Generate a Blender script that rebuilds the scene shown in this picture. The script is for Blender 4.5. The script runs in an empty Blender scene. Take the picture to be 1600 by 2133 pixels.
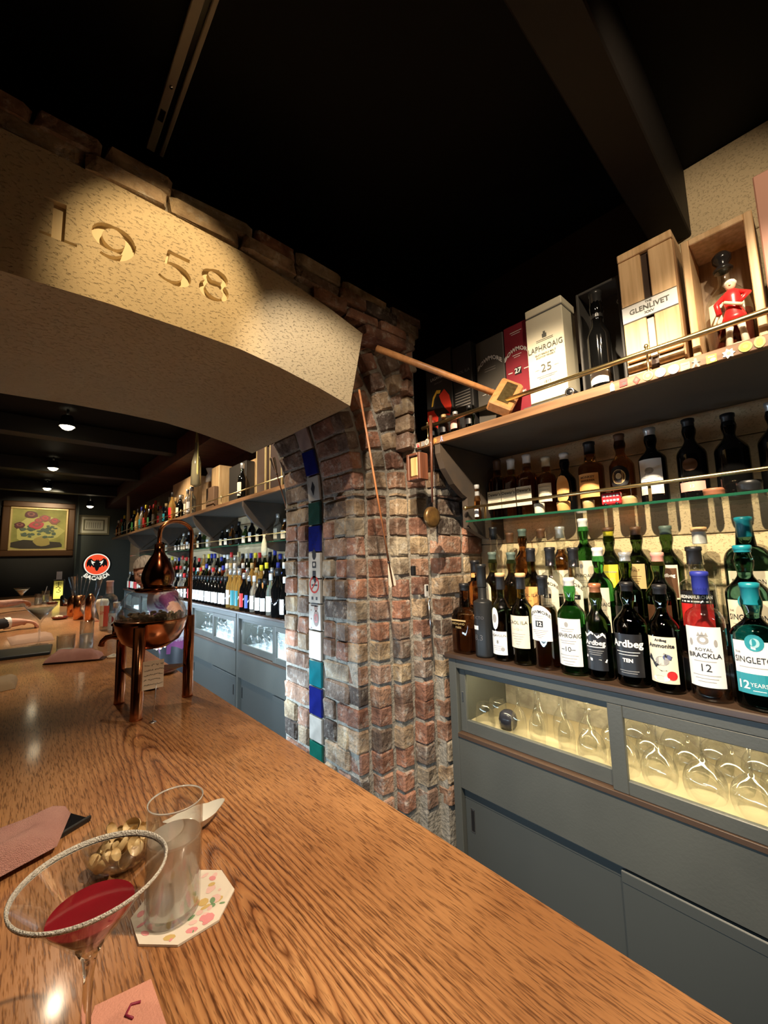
import bpy, bmesh, math, random
from mathutils import Vector, Matrix, Euler
from math import sin, cos, pi, radians, sqrt, atan2
random.seed(7)
SC = bpy.context.scene
COL = SC.collection

# ------------------------------------------------------------------ camera
# world: X to the back-bar, Y along the bar counter, Z up, lens height = 0, counter top = -0.45, floor = -1.45
yw, pt, rl = radians(42.25), radians(6.5), radians(-1.5)
fwd = Vector((sin(yw)*cos(pt), cos(yw)*cos(pt), sin(pt)))
rgt = Vector((cos(yw), -sin(yw), 0)); upv = rgt.cross(fwd)
r2 = rgt*cos(rl) + upv*sin(rl); u2 = -rgt*sin(rl) + upv*cos(rl)
cam_d = bpy.data.cameras.new('camera'); cam = bpy.data.objects.new('camera', cam_d); COL.objects.link(cam)
M = Matrix((r2, u2, -fwd)).transposed().to_4x4(); cam.matrix_world = M
cam_d.sensor_fit = 'VERTICAL'; cam_d.sensor_height = 24.0; cam_d.sensor_width = 18.0
cam_d.lens = 840.0/2133.0*24.0; cam_d.clip_start = .02; cam_d.clip_end = 60
SC.camera = cam

# ------------------------------------------------------------------ world, lights, exposure
w = bpy.data.worlds.new('world'); SC.world = w; w.use_nodes = True
w.node_tree.nodes['Background'].inputs[0].default_value = (.75, .72, .8, 1)
w.node_tree.nodes['Background'].inputs[1].default_value = .035
SC.view_settings.view_transform = 'Standard'; SC.view_settings.look = 'None'
SC.view_settings.gamma = 1; SC.view_settings.use_curve_mapping = False
SC.view_settings.exposure = 1.0

def aim(o, t):
    o.rotation_euler = (Vector(t)-o.location).to_track_quat('-Z', 'Y').to_euler()
def spot(loc, tgt, power, col, deg=60, blend=.5, size=.02):
    l = bpy.data.lights.new('spot_beam', 'SPOT'); l.energy = power; l.color = col
    l.spot_size = radians(deg); l.spot_blend = blend; l.shadow_soft_size = size
    o = bpy.data.objects.new('spot_beam', l); COL.objects.link(o); o.location = loc; aim(o, tgt); return o
def area(loc, tgt, power, col, sx, sy):
    l = bpy.data.lights.new('strip_light', 'AREA'); l.shape = 'RECTANGLE'; l.size = sx; l.size_y = sy
    l.energy = power; l.color = col
    o = bpy.data.objects.new('strip_light', l); COL.objects.link(o); o.location = loc; aim(o, tgt); return o
WARM = (1.0, .72, .42); WARM2 = (1.0, .80, .56); COOL = (.62, .82, 1.0)
# ceiling track spots of the near bay, then extra ones added off the track
spot((.262, .35, 1.14), (1.55, .75, -.22), 128, WARM2, 56, .55, .018)
spot((.262, -.15, 1.14), (1.60, .20, -.22), 92, WARM2, 54, .55, .018)
spot((.262, .62, 1.20), (1.20, 1.32, .0), 34, (1, .84, .66), 52, .6, .018)
spot((.262, .50, 1.22), (.28, 1.16, .755), 24, (1.0, .70, .36), 42, .7, .012)
spot((.80, -.15, 1.25), (.52, .52, -.45), 88, WARM2, 50, .8, .03)  # added off the track to light the near right counter
spot((-.30, .55, 1.25), (.04, .80, -.45), 13, WARM2, 46, .8, .03)  # extra spot off the track for the left part of the counter
spot((.40, -.3, 1.22), (1.60, .30, .85), 17, WARM2, 52, .7, .02)  # extra spot added for the boxes and the stone above them
spot((.256, 2.75, 1.22), (1.0, 1.70, .15), 30, WARM2, 70, .7, .02)  # unseen spot added beyond the arch to brighten its inner face
spot((.85, .55, .95), (1.02, 1.16, .70), 1.2, WARM2, 60, .5, .012)  # no fixture: low extra spot for the lit patch on the lintel's right end
# cool LED strips under the service side of the counter
area((.50, .75, -.56), (1.30, .80, -.75), 2.6, COOL, 1.6, .03)
area((.50, 2.35, -.56), (1.30, 2.40, -.60), 13, COOL, .9, .03)
area((.50, 4.1, -.56), (1.30, 4.1, -.60), 12, COOL, 1.0, .03)
area((.50, 6.3, -.56), (1.30, 6.3, -.62), 12, COOL, 2.8, .03)
# room beyond the arch: unseen spots added for the bottles, then visible lamps
for (x, y, tx, ty, tz, p) in [(.62, 2.35, 1.5, 2.8, 0.0, 36), (.62, 3.3, 1.5, 3.6, 0.0, 38), (.62, 4.7, 1.5, 4.9, 0, 42), (.62, 6.6, 1.5, 6.6, 0, 46)]:
    spot((x, y, 1.2), (tx, ty, tz), p, WARM2, 85, .6, .03)
LAMPS = [(.256, 4.35, 1.25, .2, 4.0, -.45, 85), (.265, 6.4, 1.26, .25, 5.6, -.45, 85), (.285, 8.2, 1.27, .3, 7.3, -.45, 50)]
for (x, y, z, tx, ty, tz, p) in LAMPS:
    spot((x, y, z-.10), (tx, ty, tz), p, WARM2, 62, .7, .03)
spot((.45, 8.0, 1.2), (.25, 9.3, .65), 30, (1, .85, .55), 60, .7, .02)  # unseen spot added to light the painting
spot((.95, 8.45, 1.2), (1.05, 9.6, .1), 10, (1, .9, .7), 60, .8, .02)
spot((.30, 2.3, 1.2), (.28, 2.85, -.45), 24, WARM2, 90, .9, .03)  # no lamp of its own: extra spot brightening the counter past the lintel

# ------------------------------------------------------------------ material helpers
MATS = {}
def nt(name):
    m = bpy.data.materials.new(name); m.use_nodes = True; t = m.node_tree
    return m, t, t.nodes['Principled BSDF']
def setp(b, **k):
    for a, v in k.items():
        n = {'rough': 'Roughness', 'metal': 'Metallic', 'trans': 'Transmission Weight', 'ior': 'IOR', 'coat': 'Coat Weight',
             'spec': 'Specular IOR Level', 'sss': 'Subsurface Weight'}[a]
        b.inputs[n].default_value = v
def c4(c): return (c[0], c[1], c[2], 1)
def mat(name, col, rough=.5, metal=0, trans=0, noise=None, bump=None, emis=None, coat=0, ior=1.45, stretch=None, spec=.5, sss=0):
    """noise=(scale, other colour, lo, hi)  bump=(scale, strength)"""
    if name in MATS: return MATS[name]
    m, t, b = nt(name); N = t.nodes; L = t.links
    b.inputs['Base Color'].default_value = c4(col)
    setp(b, rough=rough, metal=metal, trans=trans, coat=coat, ior=ior, spec=spec)
    if sss: setp(b, sss=sss); b.inputs['Subsurface Radius'].default_value = (.02, .008, .004)
    tc = N.new('ShaderNodeTexCoord'); mp = N.new('ShaderNodeMapping'); L.new(tc.outputs['Object'], mp.inputs[0])
    if stretch: mp.inputs['Scale'].default_value = stretch
    if noise:
        n = N.new('ShaderNodeTexNoise'); n.inputs['Scale'].default_value = noise[0]; n.inputs['Detail'].default_value = 5
        r = N.new('ShaderNodeValToRGB'); r.color_ramp.elements[0].position = noise[2] if len(noise) > 2 else .35
        r.color_ramp.elements[1].position = noise[3] if len(noise) > 3 else .65
        r.color_ramp.elements[0].color = c4(col); r.color_ramp.elements[1].color = c4(noise[1])
        L.new(mp.outputs[0], n.inputs['Vector']); L.new(n.outputs[0], r.inputs[0]); L.new(r.outputs[0], b.inputs['Base Color'])
    if bump:
        n2 = N.new('ShaderNodeTexNoise'); n2.inputs['Scale'].default_value = bump[0]; n2.inputs['Detail'].default_value = 6
        bp = N.new('ShaderNodeBump'); bp.inputs['Strength'].default_value = bump[1]; bp.inputs['Distance'].default_value = .01
        L.new(mp.outputs[0], n2.inputs['Vector']); L.new(n2.outputs[0], bp.inputs['Height']); L.new(bp.outputs[0], b.inputs['Normal'])
    if emis:
        b.inputs['Emission Color'].default_value = c4(emis[0]); b.inputs['Emission Strength'].default_value = emis[1]
    MATS[name] = m; return m
def thin(name, tint=(.93, .96, .95), lo=.04, hi=.65, rough=.03):
    """thin-walled glass: see-through face-on, reflective at the rim"""
    if name in MATS: return MATS[name]
    m = bpy.data.materials.new(name); m.use_nodes = True; t = m.node_tree; N = t.nodes; L = t.links
    N.remove(N['Principled BSDF']); o = N['Material Output']
    tr = N.new('ShaderNodeBsdfTransparent'); tr.inputs[0].default_value = c4(tint)
    gl = N.new('ShaderNodeBsdfGlossy'); gl.inputs['Roughness'].default_value = rough
    lw = N.new('ShaderNodeLayerWeight'); lw.inputs[0].default_value = .35
    mr = N.new('ShaderNodeMapRange'); mr.inputs[3].default_value = lo; mr.inputs[4].default_value = hi
    mx = N.new('ShaderNodeMixShader'); L.new(lw.outputs['Facing'], mr.inputs[0]); L.new(mr.outputs[0], mx.inputs[0])
    L.new(tr.outputs[0], mx.inputs[1]); L.new(gl.outputs[0], mx.inputs[2]); L.new(mx.outputs[0], o.inputs[0])
    MATS[name] = m; return m
def solid_glass(name, col, rough=.02): return mat(name, col, rough, 0, 1.0)

def brick_mat(name, stops, spots=(.55, .52, .46)):
    m, t, b = nt(name); N = t.nodes; L = t.links
    oi = N.new('ShaderNodeObjectInfo'); r = N.new('ShaderNodeValToRGB'); cr = r.color_ramp; cr.interpolation = 'CONSTANT'
    cr.elements[0].position = 0; cr.elements[0].color = c4(stops[0])
    cr.elements[1].position = 1/len(stops); cr.elements[1].color = c4(stops[1])
    for i, s in enumerate(stops[2:]): e = cr.elements.new((i+2)/len(stops)); e.color = c4(s)
    L.new(oi.outputs['Random'], r.inputs[0])
    g = N.new('ShaderNodeNewGeometry')
    n = N.new('ShaderNodeTexNoise'); n.inputs['Scale'].default_value = 28; n.inputs['Detail'].default_value = 7; n.inputs['Roughness'].default_value = .7
    L.new(g.outputs['Position'], n.inputs['Vector'])
    r2_ = N.new('ShaderNodeValToRGB'); r2_.color_ramp.elements[0].position = .52; r2_.color_ramp.elements[1].position = .72
    L.new(n.outputs[0], r2_.inputs[0])
    mx = N.new('ShaderNodeMix'); mx.data_type = 'RGBA'; L.new(r2_.outputs[0], mx.inputs[0]); L.new(r.outputs[0], mx.inputs[6]); mx.inputs[7].default_value = c4(spots)
    n3 = N.new('ShaderNodeTexNoise'); n3.inputs['Scale'].default_value = 9; n3.inputs['Detail'].default_value = 4; L.new(g.outputs['Position'], n3.inputs['Vector'])
    r3 = N.new('ShaderNodeValToRGB'); r3.color_ramp.elements[0].position = .38; r3.color_ramp.elements[1].position = .6
    r3.color_ramp.elements[0].color = (.38, .33, .3, 1); r3.color_ramp.elements[1].color = (1, 1, 1, 1); L.new(n3.outputs[0], r3.inputs[0])
    m2 = N.new('ShaderNodeMix'); m2.data_type = 'RGBA'; m2.blend_type = 'MULTIPLY'; m2.inputs[0].default_value = 1
    L.new(mx.outputs[2], m2.inputs[6]); L.new(r3.outputs[0], m2.inputs[7]); L.new(m2.outputs[2], b.inputs['Base Color'])
    bp = N.new('ShaderNodeBump'); bp.inputs['Strength'].default_value = .75; bp.inputs['Distance'].default_value = .012
    n4 = N.new('ShaderNodeTexNoise'); n4.inputs['Scale'].default_value = 60; n4.inputs['Detail'].default_value = 8; L.new(g.outputs['Position'], n4.inputs['Vector'])
    L.new(n4.outputs[0], bp.inputs['Height']); L.new(bp.outputs[0], b.inputs['Normal']); setp(b, rough=.82)
    return m
BRICK = brick_mat('old_brick', [(.34, .16, .10), (.30, .15, .10), (.44, .32, .20), (.27, .17, .12), (.48, .37, .23), (.33, .19, .12), (.22, .16, .12), (.42, .21, .13), (.38, .32, .23), (.10, .075, .06), (.36, .20, .13), (.42, .31, .20)])
MORTAR = mat('lime_mortar', (.36, .33, .28), .95, noise=(40, (.24, .22, .18)), bump=(70, .9))

def stone_mat(name, c1, c2, pits=1.0):
    m, t, b = nt(name); N = t.nodes; L = t.links
    tc = N.new('ShaderNodeTexCoord'); mp = N.new('ShaderNodeMapping'); L.new(tc.outputs['Object'], mp.inputs[0]); mp.inputs['Rotation'].default_value = (0, .5, 0)
    mp.inputs['Scale'].default_value = (.6, 1, 1.2)
    n = N.new('ShaderNodeTexNoise'); n.inputs['Scale'].default_value = 140; n.inputs['Detail'].default_value = 3; n.inputs['Roughness'].default_value = .55
    L.new(mp.outputs[0], n.inputs['Vector'])
    r = N.new('ShaderNodeValToRGB'); r.color_ramp.elements[0].position = .33; r.color_ramp.elements[1].position = .43; L.new(n.outputs[0], r.inputs[0])
    n2 = N.new('ShaderNodeTexNoise'); n2.inputs['Scale'].default_value = 7; n2.inputs['Detail'].default_value = 5; L.new(tc.outputs['Object'], n2.inputs['Vector'])
    mx = N.new('ShaderNodeMix'); mx.data_type = 'RGBA'; L.new(n2.outputs[0], mx.inputs[0]); mx.inputs[6].default_value = c4(c1); mx.inputs[7].default_value = c4(c2)
    L.new(mx.outputs[2], b.inputs['Base Color'])
    bp = N.new('ShaderNodeBump'); bp.inputs['Strength'].default_value = .8*pits; bp.inputs['Distance'].default_value = .004
    L.new(r.outputs[0], bp.inputs['Height'])
    n4 = N.new('ShaderNodeTexNoise'); n4.inputs['Scale'].default_value = 260; L.new(tc.outputs['Object'], n4.inputs['Vector'])
    bp2 = N.new('ShaderNodeBump'); bp2.inputs['Strength'].default_value = .25; bp2.inputs['Distance'].default_value = .003
    L.new(n4.outputs[0], bp2.inputs['Height']); L.new(bp.outputs[0], bp2.inputs['Normal']); L.new(bp2.outputs[0], b.inputs['Normal']); setp(b, rough=.9)
    return m
STONE = stone_mat('oya_stone', (.52, .42, .26), (.44, .36, .23))
BACKSTONE = stone_mat('back_bar_stone', (.84, .66, .40), (.72, .55, .32), .8)

def counter_mat():
    m, t, b = nt('cathedral_grain_oak'); N = t.nodes; L = t.links
    def math_(op, a, b_=None, c=None):
        n = N.new('ShaderNodeMath'); n.operation = op
        for i, v in enumerate((a, b_, c)):
            if v is None: continue
            if isinstance(v, (int, float)): n.inputs[i].default_value = v
            else: L.new(v, n.inputs[i])
        return n.outputs[0]
    tc = N.new('ShaderNodeTexCoord'); sp = N.new('ShaderNodeSeparateXYZ'); L.new(tc.outputs['Object'], sp.inputs[0])
    mp = N.new('ShaderNodeMapping'); L.new(tc.outputs['Object'], mp.inputs[0]); mp.inputs['Scale'].default_value = (1, .17, 1)
    nz = N.new('ShaderNodeTexNoise'); nz.inputs['Scale'].default_value = 7; nz.inputs['Detail'].default_value = 3; L.new(mp.outputs[0], nz.inputs['Vector'])
    nz2 = N.new('ShaderNodeTexNoise'); nz2.inputs['Scale'].default_value = 45; nz2.inputs['Detail'].default_value = 4; L.new(mp.outputs[0], nz2.inputs['Vector'])
    dx = math_('SUBTRACT', sp.outputs[0], .256)
    dy = math_('SUBTRACT', sp.outputs[1], .485)
    # ridge line y distance: rings close around the knot, stretched lobes along the plank
    ady = math_('ABSOLUTE', dy); dys = math_('MULTIPLY', math_('POWER', ady, .78), .092)
    d = math_('SQRT', math_('ADD', math_('MULTIPLY', dx, dx), math_('MULTIPLY', dys, dys)))
    d = math_('ADD', d, math_('MULTIPLY', math_('SUBTRACT', nz.outputs[0], .5), .060))
    d = math_('ADD', d, math_('MULTIPLY', math_('SUBTRACT', nz2.outputs[0], .5), .008))
    ph = math_('MULTIPLY', math_('ABSOLUTE', d), 118)
    fr = math_('FRACT', ph)
    r = N.new('ShaderNodeValToRGB'); e = r.color_ramp.elements
    e[0].position = 0; e[0].color = (.16, .058, .020, 1); e[1].position = .22; e[1].color = (.45, .22, .095, 1)
    x = e.new(.6); x.color = (.60, .32, .14, 1); x = e.new(.9); x.color = (.44, .20, .08, 1); x = e.new(1); x.color = (.16, .058, .020, 1)
    L.new(fr, r.inputs[0])
    fade = N.new('ShaderNodeMapRange'); fade.inputs[1].default_value = .065; fade.inputs[2].default_value = .17; fade.inputs[3].default_value = 0; fade.inputs[4].default_value = .88; L.new(d, fade.inputs[0])
    mf = N.new('ShaderNodeMix'); mf.data_type = 'RGBA'; L.new(fade.outputs[0], mf.inputs[0]); L.new(r.outputs[0], mf.inputs[6]); mf.inputs[7].default_value = (.52, .27, .115, 1)
    # fine pores stretched along the bar
    mp2 = N.new('ShaderNodeMapping'); L.new(tc.outputs['Object'], mp2.inputs[0]); mp2.inputs['Scale'].default_value = (520, 38, 1)
    nz3 = N.new('ShaderNodeTexNoise'); nz3.inputs['Scale'].default_value = 1; nz3.inputs['Detail'].default_value = 2; L.new(mp2.outputs[0], nz3.inputs['Vector'])
    r2_ = N.new('ShaderNodeValToRGB'); r2_.color_ramp.elements[0].position = .34; r2_.color_ramp.elements[1].position = .50
    r2_.color_ramp.elements[0].color = (.36, .30, .27, 1); r2_.color_ramp.elements[1].color = (1, 1, 1, 1); L.new(nz3.outputs[0], r2_.inputs[0])
    m2 = N.new('ShaderNodeMix'); m2.data_type = 'RGBA'; m2.blend_type = 'MULTIPLY'; m2.inputs[0].default_value = .9
    L.new(mf.outputs[2], m2.inputs[6]); L.new(r2_.outputs[0], m2.inputs[7])
    nz5 = N.new('ShaderNodeTexNoise'); nz5.inputs['Scale'].default_value = 3.2; nz5.inputs['Detail'].default_value = 4; L.new(tc.outputs['Object'], nz5.inputs['Vector'])
    r5 = N.new('ShaderNodeValToRGB'); r5.color_ramp.elements[0].position = .36; r5.color_ramp.elements[1].position = .62
    r5.color_ramp.elements[0].color = (.72, .62, .55, 1); r5.color_ramp.elements[1].color = (1.08, 1.04, 1, 1); L.new(nz5.outputs[0], r5.inputs[0])
    m3 = N.new('ShaderNodeMix'); m3.data_type = 'RGBA'; m3.blend_type = 'MULTIPLY'; m3.inputs[0].default_value = 1
    L.new(m2.outputs[2], m3.inputs[6]); L.new(r5.outputs[0], m3.inputs[7]); L.new(m3.outputs[2], b.inputs['Base Color'])
    bp = N.new('ShaderNodeBump'); bp.inputs['Strength'].default_value = .18; bp.inputs['Distance'].default_value = .002
    L.new(r2_.outputs[0], bp.inputs['Height']); L.new(bp.outputs[0], b.inputs['Normal'])
    setp(b, rough=.30, coat=.45); b.inputs['Coat Roughness'].default_value = .10
    return m
OAK = counter_mat()
def wood(name, c1, c2, axis=2, rough=.45, sc=1.0):
    m, t, b = nt(name); N = t.nodes; L = t.links
    tc = N.new('ShaderNodeTexCoord'); mp = N.new('ShaderNodeMapping'); L.new(tc.outputs['Object'], mp.inputs[0])
    s = [70*sc, 70*sc, 70*sc]; s[axis] = 4*sc; mp.inputs['Scale'].default_value = s
    n = N.new('ShaderNodeTexNoise'); n.inputs['Scale'].default_value = 1; n.inputs['Detail'].default_value = 5; L.new(mp.outputs[0], n.inputs['Vector'])
    r = N.new('ShaderNodeValToRGB'); r.color_ramp.elements[0].position = .35; r.color_ramp.elements[1].position = .62
    r.color_ramp.elements[0].color = c4(c1); r.color_ramp.elements[1].color = c4(c2); L.new(n.outputs[0], r.inputs[0]); L.new(r.outputs[0], b.inputs['Base Color'])
    setp(b, rough=rough); MATS[name] = m; return m

BLACKC = mat('black_ceiling_paint', (.0035, .0035, .003), .6, bump=(9, .15), spec=.15)
DARKW = mat('dark_brown_wall', (.035, .020, .013), .7, bump=(20, .2))
DARKG = mat('dark_green_wall', (.045, .055, .045), .7)
GREY = mat('grey_green_paint', (.078, .082, .074), .42, noise=(4, (.066, .070, .064)), bump=(120, .06))
GREYD = mat('grey_paint_dark', (.056, .062, .060), .45)
SILL = mat('dark_sill_wood', (.035, .022, .016), .3, stretch=(60, 3, 60), noise=(1, (.06, .035, .022)))
SHELFU = mat('shelf_underside', (.075, .068, .058), .55, bump=(30, .1))
FASCIA = wood('fascia_wood', (.15, .075, .034), (.26, .135, .062), 1)
LOAK = wood('pale_oak', (.55, .34, .16), (.74, .50, .27), 2)
MALW = wood('mallet_wood', (.33, .145, .05), (.43, .20, .075), 0)
BRASS = mat('brass', (.62, .47, .22), .28, 1)
COPPER = mat('copper', (.62, .27, .13), .2, 1, noise=(14, (.42, .15, .07), .4, .7))
COPPERD = mat('dark_copper', (.16, .05, .03), .18, 1, noise=(9, (.55, .36, .10), .52, .75))
STEEL = mat('steel', (.62, .62, .62), .25, 1)
BLACK = mat('black_plastic', (.012, .012, .013), .35)
WHITE = mat('white_paint', (.75, .73, .68), .5)
THIN = thin('thin_glass'); THINB = thin('cocktail_bowl_glass', (.96, .97, .97), .03, .30); THINW = thin('crystal_glass', (.96, .97, .97), .05, .6)
PANE = thin('window_pane', (.92, .95, .95), .03, .35)
INK = mat('black_ink', (.02, .02, .025), .5); INKW = mat('white_ink', (.85, .85, .82), .5)

# ------------------------------------------------------------------ mesh builder
class MB:
    def __init__(s): s.v = []; s.f = []; s.m = []; s.s = []
    def add(s, vs, fs, mi=0, sm=False, M=None):
        o = len(s.v)
        for p in vs:
            p = Vector(p); s.v.append(tuple(M @ p) if M is not None else tuple(p))
        for f in fs: s.f.append([i+o for i in f]); s.m.append(mi); s.s.append(sm)
        return s
    def box(s, x0, x1, y0, y1, z0, z1, mi=0, M=None):
        return s.add([(x0,y0,z0),(x1,y0,z0),(x1,y1,z0),(x0,y1,z0),(x0,y0,z1),(x1,y0,z1),(x1,y1,z1),(x0,y1,z1)],
                     [(0,3,2,1),(4,5,6,7),(0,1,5,4),(1,2,6,5),(2,3,7,6),(3,0,4,7)], mi, False, M)
    def bev(s, x0, x1, y0, y1, z0, z1, b=.004, mi=0, M=None, jit=0, rnd=random):
        C_ = ((x0+x1)/2, (y0+y1)/2, (z0+z1)/2); H = ((x1-x0)/2, (y1-y0)/2, (z1-z0)/2)
        vs = []; idx = {}
        for sx in (-1, 1):
            for sy in (-1, 1):
                for sz in (-1, 1):
                    for a in range(3):
                        sg = (sx, sy, sz); p = []
                        for k in range(3):
                            h = H[k] if k == a else H[k]-min(b, H[k]*.45)
                            p.append(C_[k]+sg[k]*h+(rnd.uniform(-jit, jit) if jit else 0))
                        idx[(sx, sy, sz, a)] = len(vs); vs.append(p)
        fs = []
        for a in range(3):
            for sg in (-1, 1):
                o = [k for k in range(3) if k != a]; q = []
                for (i, j) in ((-1, -1), (1, -1), (1, 1), (-1, 1)):
                    k3 = [0, 0, 0]; k3[a] = sg; k3[o[0]] = i; k3[o[1]] = j; q.append(idx[(*k3, a)])
                flip = (sg < 0) != (a == 1)
                fs.append(q[::-1] if flip else q)
        for a in range(3):      # edges run along axis a
            o = [k for k in range(3) if k != a]
            for i in (-1, 1):
                for j in (-1, 1):
                    def g(e, ax):
                        k3 = [0, 0, 0]; k3[a] = e; k3[o[0]] = i; k3[o[1]] = j; return idx[(*k3, ax)]
                    q = [g(-1, o[0]), g(1, o[0]), g(1, o[1]), g(-1, o[1])]
                    fs.append(q if (i*j > 0) != (a == 1) else q[::-1])
        for sx in (-1, 1):
            for sy in (-1, 1):
                for sz in (-1, 1):
                    q = [idx[(sx, sy, sz, k)] for k in range(3)]; fs.append(q if sx*sy*sz > 0 else q[::-1])
        return s.add(vs, fs, mi, False, M)
    def lathe(s, prof, c=(0, 0, 0), n=24, mi=0, sx=1, sy=1, ex=None, M=None, sm=True):
        vs = []; fs = []
        for (r, z) in prof:
            for k in range(n):
                a = 2*pi*k/n; ca, sa = cos(a), sin(a)
                if ex:
                    q = (abs(ca)**ex+abs(sa)**ex)**(-1/ex); e2 = min(1, r/max(1e-6, prof_max(prof)))
                    t_ = max(0, (e2-.55)/.45); q = 1+(q-1)*t_; 
                else: q = 1; t_ = 1
                fx = 1+(sx-1)*t_; fy = 1+(sy-1)*t_
                vs.append((c[0]+r*q*ca*fx, c[1]+r*q*sa*fy, c[2]+z))
        for i in range(len(prof)-1):
            for k in range(n):
                a = i*n+k; b = i*n+(k+1) % n; fs.append((a, b, b+n, a+n))
        s.add(vs, fs, mi, sm, M)
        if prof[0][0] > 1e-4: s.f.append([len(s.v)-len(vs)+k for k in range(n)][::-1]); s.m.append(mi); s.s.append(False)
        if prof[-1][0] > 1e-4: s.f.append([len(s.v)-n+k for k in range(n)]); s.m.append(mi); s.s.append(False)
        return s
    def shell(s, prof, n=28, mi=0, c=(0, 0, 0), M=None, sx=1, sy=1):   # open lathe without caps
        vs = []; fs = []
        for (r, z) in prof:
            for k in range(n):
                a = 2*pi*k/n; vs.append((c[0]+r*cos(a)*sx, c[1]+r*sin(a)*sy, c[2]+z))
        for i in range(len(prof)-1):
            for k in range(n):
                a = i*n+k; b = i*n+(k+1) % n; fs.append((a, b, b+n, a+n))
        return s.add(vs, fs, mi, True, M)
    def tube(s, pts, r, n=8, mi=0, rs=None, cap=True, M=None):
        pts = [Vector(p) for p in pts]; vs = []; fs = []; T0 = None
        for i, p in enumerate(pts):
            t = (pts[min(i+1, len(pts)-1)]-pts[max(i-1, 0)]).normalized()
            if T0 is None:
                u = t.orthogonal().normalized()
            else:
                u = (u-t*u.dot(t)).normalized()
            T0 = t; v_ = t.cross(u); rr = rs[i] if rs else r
            for k in range(n):
                a = 2*pi*k/n; vs.append(p+(u*cos(a)+v_*sin(a))*rr)
        for i in range(len(pts)-1):
            for k in range(n):
                a = i*n+k; b = i*n+(k+1) % n; fs.append((a, b, b+n, a+n))
        if cap: fs.append(tuple(range(n))[::-1]); fs.append(tuple((len(pts)-1)*n+k for k in range(n)))
        return s.add(vs, fs, mi, True, M)
    def sph(s, c, r, n=12, mi=0, sx=1, sy=1, sz=1, M=None):
        h = max(5, n//2+1)
        prof = [(r*sin(pi*i/h), -r*cos(pi*i/h)*sz) for i in range(h+1)]; prof[0] = (1e-5, prof[0][1]); prof[-1] = (1e-5, prof[-1][1])
        return s.shell(prof, n, mi, c, M, sx, sy)
    def prism(s, poly, a, b, axis=1, mi=0, M=None, sm=False):
        """poly (u,v); axis 1: u=x v=z extruded in y; axis 0: u=y v=z extruded in x; axis 2: u=x v=y in z"""
        def P(u, v, t): return (u, t, v) if axis == 1 else ((t, u, v) if axis == 0 else (u, v, t))
        ar = sum(poly[i][0]*poly[(i+1) % len(poly)][1]-poly[(i+1) % len(poly)][0]*poly[i][1] for i in range(len(poly)))
        if (ar < 0) != (axis == 1): poly = poly[::-1]
        n = len(poly); vs = [P(u, v, a) for u, v in poly]+[P(u, v, b) for u, v in poly]
        fs = [tuple(range(n))[::-1], tuple(range(n, 2*n))]
        for i in range(n): j = (i+1) % n; fs.append((i, j, n+j, n+i))
        if b < a: fs = [f[::-1] for f in fs]
        return s.add(vs, fs, mi, sm, M)
    def grid(s, fn, nu, nv, mi=0, sm=True, M=None):
        vs = [fn(i/nu, j/nv) for j in range(nv+1) for i in range(nu+1)]
        fs = [(j*(nu+1)+i, j*(nu+1)+i+1, (j+1)*(nu+1)+i+1, (j+1)*(nu+1)+i) for j in range(nv) for i in range(nu)]
        return s.add(vs, fs, mi, sm, M)
    def mesh(s, name, mats):
        me = bpy.data.meshes.new(name); me.from_pydata(s.v, [], s.f)
        for m in (mats if isinstance(mats, (list, tuple)) else [mats]): me.materials.append(m)
        me.polygons.foreach_set('material_index', s.m); me.polygons.foreach_set('use_smooth', s.s); me.update()
        return me
    def build(s, name, mats, parent=None, loc=None, rz=0):
        o = bpy.data.objects.new(name, s.mesh(name, mats)); COL.objects.link(o)
        if parent is not None: o.parent = parent
        if loc: o.location = loc
        if rz: o.rotation_euler[2] = rz
        return o
def prof_max(p): return max(r for r, z in p)
def tag(o, label=None, cat=None, group=None, kind=None):
    if label: o['label'] = label
    if cat: o['category'] = cat
    if group: o['group'] = group
    if kind: o['kind'] = kind
    return o
def thing(name, label, cat, loc=(0, 0, 0), rz=0, group=None):
    o = bpy.data.objects.new(name, None); COL.objects.link(o); o.location = loc; o.rotation_euler[2] = rz
    o.empty_display_size = .02
    return tag(o, label, cat, group)
def clone(o, parent=None):
    c = o.copy(); COL.objects.link(c)
    if parent is not None: c.parent = parent
    for ch in list(o.children): clone(ch, c)
    return c
_TX = {}
def text_mesh(s, size, bold=0.0, spacing=1.0):
    k = (s, size, bold, spacing)
    if k in _TX: return _TX[k]
    cu = bpy.data.curves.new('t', 'FONT'); cu.body = s; cu.size = size; cu.align_x = 'CENTER'; cu.align_y = 'CENTER'
    cu.resolution_u = 2; cu.offset = bold; cu.space_character = spacing
    ob = bpy.data.objects.new('t', cu); COL.objects.link(ob); bpy.context.view_layer.update()
    me = bpy.data.meshes.new_from_object(ob.evaluated_get(bpy.context.evaluated_depsgraph_get()))
    r = ([tuple(v.co) for v in me.vertices], [tuple(p.vertices) for p in me.polygons])
    bpy.data.objects.remove(ob); bpy.data.curves.remove(cu); bpy.data.meshes.remove(me); _TX[k] = r; return r
def flat_text(mb, s, size, x, yc, zc, mi, sx=1.0, bold=0, facing=-1, arc=0, slant=0):
    """text on a plane X=x read from -X side: text right = -Y"""
    vs, fs = text_mesh(s, size, bold)
    out = [(x, yc-p[0]*sx, zc+p[1]+slant*p[0]-(arc*p[0]*p[0])) for p in vs]
    mb.add(out, fs, mi)
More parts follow.
